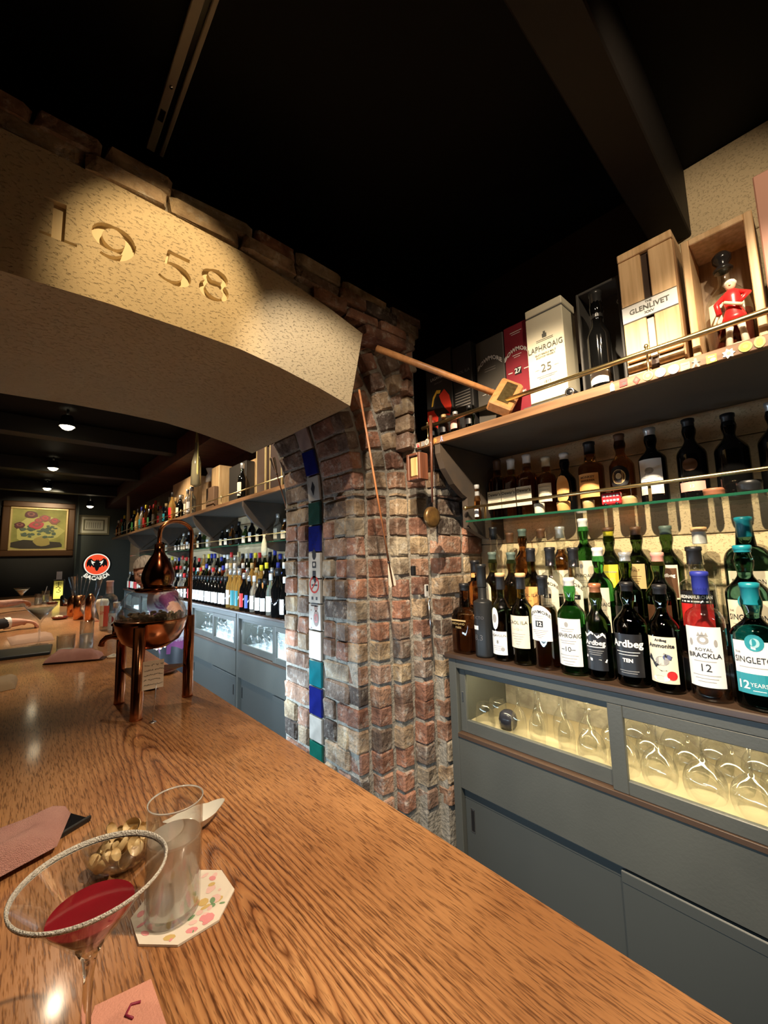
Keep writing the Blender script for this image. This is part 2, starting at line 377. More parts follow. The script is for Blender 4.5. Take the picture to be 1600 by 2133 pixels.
def ordinal(n):
    if n > 30: return ('thirty-' if n < 40 else 'forty-' if n < 50 else 'fifty-' if n < 60 else 'sixty-')+['', 'first','second','third','fourth','fifth','sixth','seventh','eighth','ninth'][n % 10] if n % 10 else {40: 'fortieth', 50: 'fiftieth', 60: 'sixtieth'}[n]
    return ['first','second','third','fourth','fifth','sixth','seventh','eighth','ninth','tenth','eleventh','twelfth','thirteenth','fourteenth','fifteenth','sixteenth','seventeenth','eighteenth','nineteenth','twentieth','twenty-first','twenty-second','twenty-third','twenty-fourth','twenty-fifth','twenty-sixth','twenty-seventh','twenty-eighth','twenty-ninth','thirtieth'][n-1]
# ================================================================== STRUCTURE
CEIL = 1.36
def struct(name, mb, mats, parent=None):
    o = mb.build(name, mats, parent)
    if parent is None: o['kind'] = 'structure'
    return o
struct('floor', MB().box(-1.9, 1.9, -1.3, 9.8, -1.50, -1.45), mat('dark_floor', (.05, .04, .035), .5, noise=(6, (.03, .025, .02))))
struct('ceiling', MB().box(-1.9, 1.9, -1.3, 9.8, CEIL, CEIL+.05), BLACKC)
struct('wall_left', MB().box(-1.9, -1.85, -1.3, 9.8, -1.45, CEIL), DARKW)
struct('wall_back', MB().box(-1.85, 1.9, -1.3, -1.25, -1.45, CEIL), DARKW)
# stone wall behind the bottles: courses as separate slabs with recessed joints
wr = struct('wall_right', MB().box(1.715, 1.85, -1.25, 9.8, -1.45, CEIL), MORTAR)
zc = [-1.45, -.75, -.42, .052, .36, .70, 1.02, CEIL]
rnd = random.Random(3)
for i in range(len(zc)-1):
    y = -1.25
    while y < 9.7:
        ln = rnd.uniform(.95, 1.25); y1 = min(9.78, y+ln)
        mt = BACKSTONE
        if zc[i] >= .70 and .33 < (y+y1)/2 < 1.4: mt = BACKSTONE
        MB().bev(1.70, 1.72, y+.002, y1-.002, zc[i]+.0015, zc[i+1]-.0015, .002).build('stone_slab', mt, wr)
        y = y1
# dark brown wall panel above the top shelf, left of the ceiling beam
struct('trim_1', MB().box(1.685, 1.699, .335, 1.40, .50, CEIL-.001), DARKW)
struct('wall_alcove', MB().box(1.24, 1.70, 1.40, 1.44, .50, CEIL), DARKW)
# ceiling beams
MB_ = MB().bev(-1.85, 1.70, .22, .33, 1.10, CEIL, .004)
struct('trim_2', MB_, mat('beam_brown_black', (.016, .013, .011), .6, bump=(14, .2), spec=.2))
for i, (y, zz) in enumerate([(2.62, 1.24), (4.75, 1.20), (6.55, 1.20), (8.35, 1.20)]):
    struct('trim_%d' % (i+3), MB().bev(-1.85, 1.70, y, y+.16, zz, CEIL, .004), mat('beam_black', (.018, .018, .017), .5))
# far end walls
struct('wall_far', MB().box(-1.85, .79, 9.32, 9.5, -1.45, CEIL), mat('far_wall_black', (.018, .016, .014), .6))
struct('wall_far_right', MB().box(.79, 1.72, 9.62, 9.75, -1.45, CEIL).box(.775, .80, 9.30, 9.75, -1.45, CEIL), mat('far_wall_green', (.060, .070, .060), .55))
struct('trim_7', MB().box(1.24, 1.70, 2.0, 9.6, 1.12, CEIL-.002).box(1.685, 1.699, 2.0, 9.6, .50, 1.12), mat('maroon_panel', (.10, .028, .020), .6, stretch=(2, 22, 2), noise=(1, (.04, .012, .01))))

# ------------------------------------------------------------------ stepped brick arch
AX, AZ = .09, .25                      # arch centre
YK = [1.335, 1.288, 1.250, 1.204, 1.160]
XK = [1.045, 1.119, 1.207, 1.290, 1.370]
RK = [x-AX for x in XK]
YB = 1.93
def xr(k, z):
    """right end of what can stand there: full to the wall below the top shelf, cut back above it"""
    return 1.70 if z < .44 else min(1.70, 1.065*YK[k])
arch = None
mb = MB()
for k in range(5):
    def xl(z):
        if z <= AZ: return XK[k]+.005
        h = z-AZ; R = RK[k]+.005
        return AX+sqrt(max(0, R*R-h*h))
    zs = [-1.45, 0, AZ]+[AZ+.06*i for i in range(1, 14)]+[1.06]
    y0 = YK[k]+.005; y1 = YB
    if k == 4:
        x_up = 1.30
    for a, b in ((-1.45, .44), (.44, 1.06)):
        zz = sorted(set([a, b]+[z for z in zs if a < z < b])); 
        R_ = 1.705 if b <= .44 else 1.076*y0
        poly = [(min(xl(z), R_-.001), z) for z in zz]+[(R_, zz[-1]), (R_, zz[0])]
        mb.prism(poly, y0, y1, 1, 0)
mb.box(-1.85, 1.22, 1.176, YB, .955, 1.055)
# left pier of the arch (out of frame)
mb.box(-1.85, -.86, 1.176, YB, -1.45, 1.0)
arch = struct('wall_arch', mb, MORTAR)
BV = []
for i in range(10):
    rr = random.Random(50+i)
    BV.append(MB().bev(-.5, .5, -.5, .5, -.5, .5, .085, 0, None, .035, rr).mesh('brick', [BRICK]))
bn = [0]
def brick(parent, cx, cy, cz, sx, sy, sz, ry=0.0, name='brick', mesh=None):
    o = bpy.data.objects.new(name, mesh or BV[rnd.randrange(10)]); COL.objects.link(o); o.parent = parent
    o.location = (cx, cy, cz); o.scale = (sx, sy, sz); o.rotation_euler = (rnd.uniform(-.02, .02), ry+rnd.uniform(-.03, .03), rnd.uniform(-.03, .03))
    bn[0] += 1; return o
DC = .086
FW = [.052, .064, .062, .060]
z = -1.03; row = 0
rows = []
while z < AZ-.04:
    h = DC+rnd.uniform(-.004, .004); rows.append((z, h)); z += h
rows.append((z, AZ+.03-z))
pierL = thing_pier = arch
jamb = struct('wall_jamb', MB().box(1.0525, 1.09, 1.36, 1.929, -1.45, .25), MORTAR)
for (z, h) in rows:
    row += 1
    zc_ = z+h/2+rnd.uniform(-.004, .004); hh = h-.008+rnd.uniform(-.004, .003)
    for k in range(4):
        d = (YK[k]-YK[k+1] if k < 4 else .05)
        j = rnd.uniform(-.004, .004)
        # the column front: half shows to the front, half to the jamb
        brick(arch, XK[k]+FW[k]/2+j, YK[k]+.035, zc_+rnd.uniform(-.006, .006), FW[k]+rnd.uniform(-.004, .006), .08, hh)
    x = 1.370
    while x < 1.69:
        wd = rnd.choice([.085, .12, .17, .19]); x1 = min(1.698, x+wd)
        if 1.698-x1 < .03: x1 = 1.698
        brick(arch, (x+x1)/2, YK[4]+.04+rnd.uniform(-.004, .004), zc_, x1-x-.008, .09, hh); x = x1+.003
    # jamb face: bricks on both sides of the tile strip
    segs = [(1.70, 1.93)]
    if rnd.random() < .45: segs = [(1.70, 1.80), (1.81, 1.93)]
    segs += [(1.388, 1.578)] if rnd.random() < .5 else [(1.388, 1.48), (1.486, 1.578)]
    for a, b in segs:
        brick(jamb, XK[0]+.042+rnd.uniform(-.004, .004), (a+b)/2, zc_+rnd.uniform(-.003, .003), .10, b-a-.010, hh)
# curved part of every order
for k in range(5):
    R = RK[k]; th = 0.035
    dth = DC/R
    z = AZ; th = .04+dth/2
    while True:
        cx = AX+R*cos(th); cz = AZ+R*sin(th)
        if cz > 1.0: break
        lint = cx < .90+(cz-.567)*.21+.03 and cz < .90
        ok = not lint
        fw = (FW+[.075])[k]
        if cz > .43 and cx+fw > 1.08*YK[k]:
            fw = 1.08*YK[k]-cx
            if fw < .02: ok = False
        if ok:
            rm = R+fw/2
            brick(arch, AX+rm*cos(th), YK[k]+.037, AZ+rm*sin(th), fw+.006, .085, DC-.012, -th)
            if k == 4 and cz < .43: pass
        if k == 0 and not (cx < .90+(cz-.567)*.21+.02 and cz > .55):
            for a, b in ((1.388, 1.575), (1.70, 1.93)):
                brick(jamb, AX+(R+.040)*cos(th), (a+b)/2, AZ+(R+.040)*sin(th), .09, b-a-.01, DC-.012, -th)
        th += dth
# front face outside the outer order, up to the shelf and to the top
z = .30; 
while z < .44:
    x = max(1.38, AX+sqrt(max(0, (RK[4]+.085)**2-(z-AZ)**2)))
    while x < 1.68:
        x1 = min(1.698, x+rnd.uniform(.11, .19)); brick(arch, (x+x1)/2, 1.20, z+.043, x1-x-.012, .09, .072); x = x1+.003
    z += .086
for (z, h) in [(.62, .09), (.715, .09), (.81, .085), (.90, .08)]:
    x0 = AX+sqrt(max(0, (RK[4]+.082)**2-(z+.04-AZ)**2))
    x = x0
    while x < 1.225:
        x1 = min(1.250, x+rnd.uniform(.08, .15)); 
        if x1-x > .03: brick(arch, (x+x1)/2, 1.195, z+h/2, x1-x-.008, .09, h-.012)
        x = x1+.003
# right cheek of the wall end above the shelf
for i in range(7):
    brick(arch, 1.231, 1.208, .50+i*.079, .038, .09, .070)
above = struct('wall_above', MB().box(-1.85, 1.26, 1.9, 1.95, 1.02, CEIL), DARKW)
for (z, h, xs_, xe) in [(.985, .05, -.9, 1.30), (1.035, .045, -.9, 1.31), (.940, .045, .70, 1.27), (.893, .046, .94, 1.25)]:
    x = xs_+rnd.uniform(0, .04)
    while x < xe-.05:
        x1 = min(xe, x+rnd.uniform(.13, .26)); hh = h+rnd.uniform(-.008, .012)
        brick(arch, (x+x1)/2, 1.20+rnd.uniform(-.01, .008), z+hh/2-.004, x1-x-.008, .10, hh); x = x1+.002
# tiles set into the jamb
TC = {'b': ('cobalt_tile', (.012, .018, .16)), 'g': ('dark_green_tile', (.02, .06, .05)), 't': ('teal_tile', (.01, .16, .19)), 'w': ('off_white_tile', (.50, .46, .40)),
      'm': ('marble_tile', (.42, .33, .30)), 'e': ('green_tile', (.01, .12, .085))}
def tile(kind, cx, cz, ln, ry, deco=None, label=None):
    nm, col = TC[kind]
    m = mat(nm, col, .12 if kind in 'bgte' else .35, coat=.5 if kind in 'bgte' else 0, noise=(18, tuple(c*.72 for c in col)))
    t = MB().bev(-.006, .006, -.0505, .0505, -ln/2, ln/2, .002)
    mats = [m]
    if deco: deco(t, ln); mats = [m, mat('tile_print_black', (.03, .03, .035), .4), mat('tile_print_red', (.45, .03, .02), .4), mat('tile_print_brown', (.22, .11, .07), .5), WHITE, STEEL]
    o = t.build('tile', mats, jamb); o.location = (cx, 1.636, cz); o.rotation_euler = (0, ry, 0)
    if label: o['label'] = label
    return o
def q(t, y0, y1, z0, z1, mi): t.add([(-.0068, y1, z0), (-.0068, y0, z0), (-.0068, y0, z1), (-.0068, y1, z1)], [(0, 1, 2, 3)], mi)
def disc(t, yc, zc, r, mi, r2_=None, n=20, x=-.0068, sy=1):
    if r2_ is None: t.add([(x, yc-sy*r*cos(2*pi*i/n), zc+r*sin(2*pi*i/n)) for i in range(n)], [tuple(range(n))], mi)
    else:
        vs = [(x, yc-sy*rr*cos(2*pi*i/n), zc+rr*sin(2*pi*i/n)) for rr in (r2_, r) for i in range(n)]
        t.add(vs, [(i, (i+1) % n, n+(i+1) % n, n+i) for i in range(n)], mi)
def poly(t, pts, mi, x=-.0068): t.add([(x, -a, b) for a, b in pts], [tuple(range(len(pts)))], mi)
def d_diamond(t, ln): poly(t, [(-.018, .0), (0, .035), (.018, .005), (0, -.035)], 1)
def d_icons(t, ln):
    disc(t, 0, .05, .024, 1, sy=.7); q(t, -.016, .016, -.012, .018, 1); disc(t, 0, .004, .009, 0, x=-.0072); q(t, -.014, .014, -.065, -.025, 1)
def d_smoke(t, ln):
    disc(t, 0, .03, .040, 2, .032, 28); q(t, -.026, .022, .024, .031, 1)
    poly(t, [(-.028, .006), (-.023, .002), (.028, .054), (.023, .058)], 2, -.0071)
    poly(t, [(.004, .034), (.018, .048), (.01, .056), (-.004, .05), (.002, .042)], 1, -.0073)
    q(t, -.026, -.012, -.040, -.026, 1); q(t, .010, .024, -.040, -.026, 1)
    for i in range(2): q(t, -.03, .03, -.060-i*.008, -.056-i*.008, 1)
def d_figure(t, ln):
    disc(t, -.014, -.005, .036, 3, sy=.62); disc(t, -.012, .04, .014, 3); disc(t, -.014, -.005, .020, 2, .013, x=-.0072, sy=.7)
    q(t, -.03, .03, .048, .052, 3)
    for i in range(3): disc(t, .028, .03-i*.04, .004, 3)
def d_chain(t, ln):
    for i in range(12):
        a = i/11; disc(t, -.04+.08*a, .045-.10*(1-abs(2*a-1)), .0022, 5)
def P2(py):  # ratio helper from picture row to jamb height at the strip
    return py
# (kind, z centre, length, decoration); straight part of the jamb, then along the curve
TL = [('e', -.875, .126, None), ('w', -.755, .108, None), ('b', -.637, .124, None), ('t', -.515, .116, None), ('w', -.390, .130, None),
      ('w', -.263, .120, d_figure), ('w', -.145, .113, d_smoke), ('w', -.026, .121, d_icons), ('b', .099, .125, d_chain), ('g', .219, .111, None)]
for kd, zz, ln, dc in TL:
    tile(kd, XK[0]-.004, zz, ln-.004, 0, dc, {d_smoke: 'white no-smoking tile with a red ring', d_figure: 'pale tile with a reddish painted figure', d_icons: 'off-white tile with three dark motifs'}.get(dc))
th = .094
for kd, dc in (('w', d_diamond), ('b', None), ('m', None)):
    R = RK[0]-.004
    tile(kd, AX+R*cos(th), AZ+R*sin(th), .116, -th, dc); th += .124/R

# ------------------------------------------------------------------ carved stone lintel
BOT = [(-1.0, .60), (-.75, .62), (-.45, .632), (-.2, .638), (0, .644), (.133, .650), (.30, .650), (.47, .645), (.60, .628), (.75, .600), (.888, .566)]
TOP = [(.956, .877), (.80, .918), (.683, .940), (.467, .969), (.245, .977), (.12, .981), (0, .980), (-.3, .972), (-.7, .94), (-1.0, .90)]
lb = MB(); pl = BOT+TOP
lb.prism(pl, 1.150, 2.0, 1, 0)
lint = lb.build('stone_lintel', [STONE, mat('cut_stone', (.66, .55, .36), .85)])
def recalc(me):
    b = bmesh.new(); b.from_mesh(me); bmesh.ops.remove_doubles(b, verts=b.verts, dist=1e-5); bmesh.ops.recalc_face_normals(b, faces=b.faces); b.to_mesh(me); b.free()
recalc(lint.data)
def stroke(pts, ws, closed=False):
    """variable-width strip prism in XZ cut into the front face"""
    n = len(pts); L_, R_ = [], []
    for i in range(n):
        a = Vector(pts[(i-1) % n] if closed or i > 0 else pts[0]); b = Vector(pts[(i+1) % n] if closed or i < n-1 else pts[-1])
        t = (b-a).normalized(); nn = Vector((-t.y, t.x)); p = Vector(pts[i]); L_.append(p+nn*ws[i]/2); R_.append(p-nn*ws[i]/2)
    m = MB(); vs = []
    for y in (1.12, 1.166):
        vs += [(p.x, y, p.y) for p in L_]+[(p.x, y, p.y) for p in R_]
    fs = []; rng = n if closed else n-1
    for i in range(rng):
        j = (i+1) % n
        fs += [(i, j, n+j, n+i), (2*n+i, 3*n+i, 3*n+j, 2*n+j), (i, 2*n+i, 2*n+j, j), (n+i, n+j, 3*n+j, 3*n+i)]
    if not closed: fs += [(0, n, 3*n, 2*n), (n-1, 3*n-1, 4*n-1, 2*n-1)] if False else [(0, n, 3*n, 2*n), (n-1, 2*n-1, 4*n-1, 3*n-1)]
    m.add(vs, fs, 0); me = m.mesh('cut', []); recalc(me); return me
def el(cx, cz, rx, rz, a0, a1, n): return [(cx+rx*cos(radians(a0+(a1-a0)*i/n)), cz+rz*sin(radians(a0+(a1-a0)*i/n))) for i in range(n+1)]
cuts = []
# 1
cuts.append(stroke([(.028, .862), (.028, .772)], [.024, .024])); cuts.append(stroke([(-.002, .858), (.037, .8585)], [.008, .008])); cuts.append(stroke([(-.006, .769), (.064, .769)], [.007, .007]))
# 9
r_ = el(.137, .828, .036, .031, 0, 360, 28)[:-1]; cuts.append(stroke(r_, [.007+.015*abs(cos(radians(360*i/28))) for i in range(28)], True))
t_ = el(.128, .826, .048, .052, 8, -112, 16); cuts.append(stroke(t_, [.021-.014*(i/16) for i in range(17)]))
# 5
cuts.append(stroke([(.262, .860), (.318, .857)], [.011, .011])); cuts.append(stroke([(.264, .862), (.258, .822)], [.007, .007]))
t_ = el(.272, .800, .040, .027, 118, -140, 20); cuts.append(stroke(t_, [.007+.016*max(0, cos(radians(118-258*i/20)*.9)) for i in range(21)]))
# 8
for (cx, cz, rx, rz_) in ((.390, .842, .029, .021), (.388, .800, .034, .026)):
    r_ = el(cx, cz, rx, rz_, 0, 360, 28)[:-1]; cuts.append(stroke(r_, [.006+.014*abs(cos(radians(360*i/28-30))) for i in range(28)], True))
for me in cuts:
    me.materials.append(bpy.data.materials['cut_stone'])
    co = bpy.data.objects.new('cut', me); COL.objects.link(co)
    md = lint.modifiers.new('b', 'BOOLEAN'); md.operation = 'DIFFERENCE'; md.object = co; md.solver = 'EXACT'
    bpy.context.view_layer.update()
    nm = bpy.data.meshes.new_from_object(lint.evaluated_get(bpy.context.evaluated_depsgraph_get()))
    lint.modifiers.clear(); old = lint.data; lint.data = nm; bpy.data.objects.remove(co); bpy.data.meshes.remove(old)
lint.data.materials.clear(); lint.data.materials.append(STONE); lint.data.materials.append(bpy.data.materials['cut_stone'])
for p in lint.data.polygons:
    p.material_index = 1 if (p.center.y > 1.1505 and p.center.y < 1.18) else 0
lint.name = 'stone_lintel'; tag(lint, 'tan stone lintel over the bar carved with the year 1958', 'lintel')

# ------------------------------------------------------------------ bar counter
ct = thing('bar_counter', 'long oak bar counter with bold swirling cathedral grain', 'counter')
tp = MB().bev(-.34, .537, -.9, 8.7, -.52, -.45, .006).build('counter_top', OAK, ct)
MB().box(-.15, .40, -.9, 8.6, -1.45, -.52).build('counter_base', DARKW, ct)
# ================================================================== CABINETS, SHELVES, RAILS
XC = 1.33; ZS = -.390
WARMGLOW = mat('cabinet_lamp', (1, .85, .6), .5, emis=((1, .82, .52), 9))
COOLGLOW = mat('cabinet_lamp_cool', (.8, .92, 1), .5, emis=((.75, .9, 1.0), 9))
INNER = mat('cabinet_inside', (.40, .33, .21), .55, noise=(30, (.42, .35, .22)))
INNERC = mat('cabinet_inside_pale', (.55, .60, .62), .6)
def cabinet(y0, y1, split, label, cool=False, wins=None, sill=True):
    """y0 < y1; 'split' = where the two sliding doors meet; the door at larger y runs on the rear track"""
    t = thing('back_bar_cabinet', label, 'cabinet', (XC, y0, -1.45)); ox, oy, oz = XC, y0, -1.45
    def B(m, x0, x1, a, b, z0, z1, mi=0, bv=.002): return m.bev(x0-ox, x1-ox, a-oy, b-oy, z0-oz, z1-oz, bv, mi)
    inn = INNERC if cool else INNER
    m = MB()
    B(m, XC, 1.690, y1-.036, y1, -1.45, ZS-.02); B(m, XC+.02, 1.690, y0, y0+.02, -1.45, ZS-.02)
    B(m, XC+.001, XC+.05, y0+.02, y1-.036, -.446, -.410); B(m, XC+.001, XC+.05, y0+.02, y1-.036, -.895, -.705)
    B(m, XC+.02, XC+.05, y0+.02, y1-.036, -1.45, -1.40); m.build('carcass', GREY, t)
    m = MB(); B(m, XC+.042, 1.690, y0+.02, y1-.036, -.690, -.665); m.build('glass_compartment_floor', inn, t)
    m = MB(); B(m, XC+.06, 1.689, y0+.02, y1-.036, -.446, -.425); m.build('glass_compartment_top', inn, t)
    m = MB(); B(m, 1.680, 1.689, y0+.02, y1-.036, -.665, -.446); m.build('glass_compartment_back', inn if cool else mat('cabinet_back_stone', (.30, .27, .21), .8, noise=(16, (.16, .14, .11)), bump=(40, .5)), t)
    m = MB(); B(m, XC-.004, XC+.05, y0+.02, y1-.036, -.705, -.690, 0, .001); m.build('door_track', mat('track_wood', (.06, .035, .022), .5), t)
    m = MB(); B(m, XC+.055, XC+.075, y0+.05, y1-.06, -.453, -.447, 0, .001); m.build('light_strip', COOLGLOW if cool else WARMGLOW, t)
    L = y1-y0
    a = area((XC+.065, (y0+y1)/2, -.458), (XC+.22, (y0+y1)/2, -.66), (3.4 if cool else 2.4)*L, (.82, .93, 1) if cool else (1, .80, .48), L*.85, .02)
    for (a_, b_, xo) in ((split-.015, y1-.036, .020), (y0+.02, split, .002)):
        f = MB(); z0, z1 = -.690, -.446; bt = .048 if xo > .01 else .038; st = .028 if xo > .01 else .042; tpw = .023 if xo > .01 else .034
        B(f, XC+xo, XC+xo+.016, a_, a_+(.012 if xo > .01 else st), z0, z1); B(f, XC+xo, XC+xo+.016, b_-st, b_, z0, z1)
        sa = (.012 if xo > .01 else st); B(f, XC+xo, XC+xo+.016, a_+sa, b_-st, z0, z0+bt); B(f, XC+xo, XC+xo+.016, a_+sa, b_-st, z1-tpw, z1)
        fo = f.build('glass_door', GREY, t)
        p = MB(); B(p, XC+xo+.006, XC+xo+.010, a_+.008, b_-st+.004, z0+bt-.004, z1-tpw+.004, 0, .0005); p.build('pane', PANE, fo)
        if xo > .01:
            h = MB(); yy = b_-st*.45; B(h, XC+xo-.001, XC+xo+.001, yy-.004, yy+.004, -.578, -.538, 0, .0004); h.build('recessed_pull', STEEL, fo)
    for (a_, b_, xo) in ((split-.01, y1-.036, .022), (y0+.02, split, .004)):
        d = MB(); B(d, XC+xo, XC+xo+.014, a_, b_, -1.40, -.905, 0, .003); B(d, XC+xo-.0015, XC+xo, a_+.002, b_-.002, -.935, -.907, 0, .0005)
        do = d.build('sliding_door', GREYD, t)
        yy = b_-.035 if xo > .01 else a_+.035
        h = MB(); B(h, XC+xo-.0018, XC+xo, yy-.009, yy+.009, -1.05, -.965, 0, .001); B(h, XC+xo-.0026, XC+xo-.0014, yy-.006, yy+.006, -1.045, -.970, 1, .0004); h.build('recessed_pull', [STEEL, BLACK], do)
    return t
cabinet(-.28, 1.097, .50, 'grey cabinet right of the brick pier with lit stemware behind sliding glass')
cabinet(2.02, 3.25, 2.64, 'pale grey lit cabinet seen just left of the brick pier, beyond the arch', True)
cabinet(3.25, 4.40, 3.80, 'pale grey lit cabinet second from the brick pier beyond the arch', True)
for i, y in enumerate((4.40, 5.55, 6.70)):
    cabinet(y, y+1.15, y+.58, 'grey cabinet of the far run, %s behind the copper still' % ordinal(i+1), True)
for (a, b, lb_) in ((-.28, 1.11, 'dark wooden sill carrying whisky bottles right of the brick pier'), (2.0, 7.9, 'long dark wooden sill carrying bottles beyond the arch')):
    tag(MB().bev(XC-.012, 1.698, a, b, -.4095, -.390, .003).build('bottle_sill', SILL), lb_, 'sill')
# risers that lift the second and third rows
for (a, b, s) in ((-.26, 1.10, 'whisky'), (2.02, 7.9, 'far')):
    for k, (x, z) in enumerate(((1.427, .088), (1.527, .176))):
        tag(MB().bev(x, 1.697 if k else 1.527, a, b, ZS, ZS+z, .002).build('bottle_riser', SILL),
            'dark %s riser step under the %s row of %s bottles' % (('low', 'tall')[k], ('second', 'back')[k], ('near', 'far')[k*0+(s == 'far')]), 'riser')

def top_shelf(y0, y1, label, xs=1.25):
    t = thing('wall_shelf', label, 'shelf', (xs, y0, .46)); L = y1-y0
    MB().bev(.022, .449, 0, L, .003, .0298, .001).build('board', SHELFU, t)
    MB().bev(0, .022, 0, L, 0, .0300, .0015).build('front_edge', FASCIA, t)
    return t
top_shelf(-.6, 1.158, 'long wooden top shelf right of the pier holding boxed whiskies')
MB_x = tag(MB().bev(1.30, 1.695, 1.159, 1.395, .463, .4898, .001).build('shelf_end', SHELFU), 'shelf end tucked behind the brick wall', 'shelf')
top_shelf(2.0, 8.75, 'long top shelf beyond the arch crowded with bottles')
def glass_shelf(y0, y1, label):
    t = tag(MB().bev(1.4015, 1.697, y0, y1, .140, .148, .0005).build('glass_shelf', [thin('shelf_glass', (.95, .98, .96), .04, .4)]), label, 'shelf')
    e = MB().bev(1.3995, 1.4015, y0, y1, .140, .148, .0006).build('polished_edge', [mat('green_glass_edge', (.015, .10, .055), .15, 0, .3, coat=.3)], t); return t
glass_shelf(-.45, 1.028, 'green-edged glass shelf holding bottles right of the pier')
glass_shelf(2.05, 7.9, 'glass shelf with small bottles beyond the arch')
def bracket(y, label, cat='bracket', w=.028, xs=1.25):
    p = [(xs+.004, .459), (xs+.004, .42), (xs+.03, .36), (xs+.085, .30), (xs+.14, .262), (xs+.172, .248), (xs+.172, .118), (xs+.24, .095), (xs+.30, .075), (1.697, .070), (1.697, .459)]
    return tag(MB().prism(p, y, y+w, 1).build('shelf_bracket', mat('bracket_wood', (.055, .045, .038), .5, noise=(12, (.075, .055, .04)))), label, cat)
bracket(1.030, 'dark scrolled wooden bracket at the pier end of the near shelves')
bracket(-.48, 'dark scrolled wooden bracket at the near end of the shelves')
for i, y in enumerate((2.97, 4.15, 5.7, 7.3)):
    b_ = bracket(y, 'scrolled shelf bracket beyond the arch, %s from the brick pier' % ordinal(i+1))
def rail(x, z, y0, y1, r, posts, zp, label, name='brass_rail'):
    t = thing(name, label, 'rail', (x, y0, z))
    MB().tube([(0, 0, 0), (0, y1-y0, 0)], r, 10).build('rail_tube', BRASS, t)
    for p in posts:
        m = MB(); m.lathe([(.006, zp-z), (.006, zp-z+.004), (.0028, zp-z+.008), (.0028, -r), (.0045, -r+.001), (.008, 0), (.0075, .006), (.0035, .009), (.004, .011), (.0062, .016), (.004, .022), (.0005, .0235)], (0, p-y0, 0), 12)
        m.build('rail_post', BRASS, t)
    return t
rail(1.262, .548, -.55, 1.13, .0080, (1.10, .289, -.5), .490, 'brass gallery rail along the near top shelf')
rail(1.262, .548, 2.05, 8.6, .005, (2.3, 3.45, 4.6, 5.8, 7.2), .490, 'brass gallery rail along the top shelf beyond the arch')
t = thing('brass_rail', 'thin brass rod in front of the near glass shelf', 'rail', (1.392, -.45, .200))
MB().tube([(0, 0, 0), (0, 1.479, 0)], .006, 10).build('rail_tube', BRASS, t)
MB().sph((0, 1.470, 0), .010, 10).build('end_cap', BRASS, t)
t = thing('brass_rail', 'thin brass rod in front of the far glass shelf', 'rail', (1.392, 2.05, .200)); MB().tube([(0, 0, 0), (0, 5.8, 0)], .0042, 8).build('rail_tube', BRASS, t)
for i, y in enumerate((.93, .35, -.2)):
    tag(MB().box(1.398, 1.402, y-.004, y+.004, .1485, .197).build('rod_clip', BRASS), 'small brass clip holding the rod, %s from the pier' % ordinal(i+1), 'clip')

# badges pinned along the shelf edge
BG = [(.379, .476, 'bottle', (.75, .62, .45), (.7, .08, .04)), (.350, .477, 'card', (.55, .05, .05), (.08, .06, .06)), (.317, .473, 'diamond', (.75, .05, .04), (.8, .1, .08)),
      (.289, .475, 'disc', (.75, .55, .15), (.55, .38, .08)), (.260, .474, 'disc', (.55, .52, .48), (.3, .28, .26)), (.231, .472, 'disc', (.75, .70, .55), (.4, .36, .25)),
      (.206, .471, 'card', (.25, .30, .16), (.75, .22, .22)), (.184, .471, 'man', (.35, .28, .2), (.35, .28, .2)), (.153, .470, 'card', (.75, .58, .08), (.55, .45, .4)),
      (.120, .470, 'flower', (.75, .68, .60), (.4, .35, .3)), (.089, .474, 'disc', (.85, .62, .15), (.6, .42, .08)), (.064, .475, 'oval', (.85, .62, .15), (.6, .42, .08)),
      (1.148, .476, 'card', (.75, .72, .66), (.75, .05, .05)), (1.118, .477, 'card', (.5, .48, .45), (.3, .3, .3)), (1.095, .479, 'oval', (.7, .68, .62), (.35, .33, .3)),
      (1.052, .474, 'flower', (.80, .34, .10), (.7, .28, .08)), (1.016, .474, 'man', (.35, .35, .5), (.5, .5, .55))]
nmk = {'bottle': 'bottle-shaped', 'card': 'rectangular', 'diamond': 'diamond-shaped', 'disc': 'round', 'man': 'figure-shaped', 'oval': 'oval', 'flower': 'jagged'}
def cname(c):
    r, g, b = c; mx, mn = max(c), min(c)
    if mx < .09: return 'black'
    if mx-mn < .14 and mx > .45: return 'off-white'
    if mx-mn < .1: return 'grey'
    if r == mx: return 'red' if g < .35*r else ('orange' if g < .55*r else ('gold' if b < .4*r else 'cream'))
    if g == mx: return 'green'
    return 'blue'
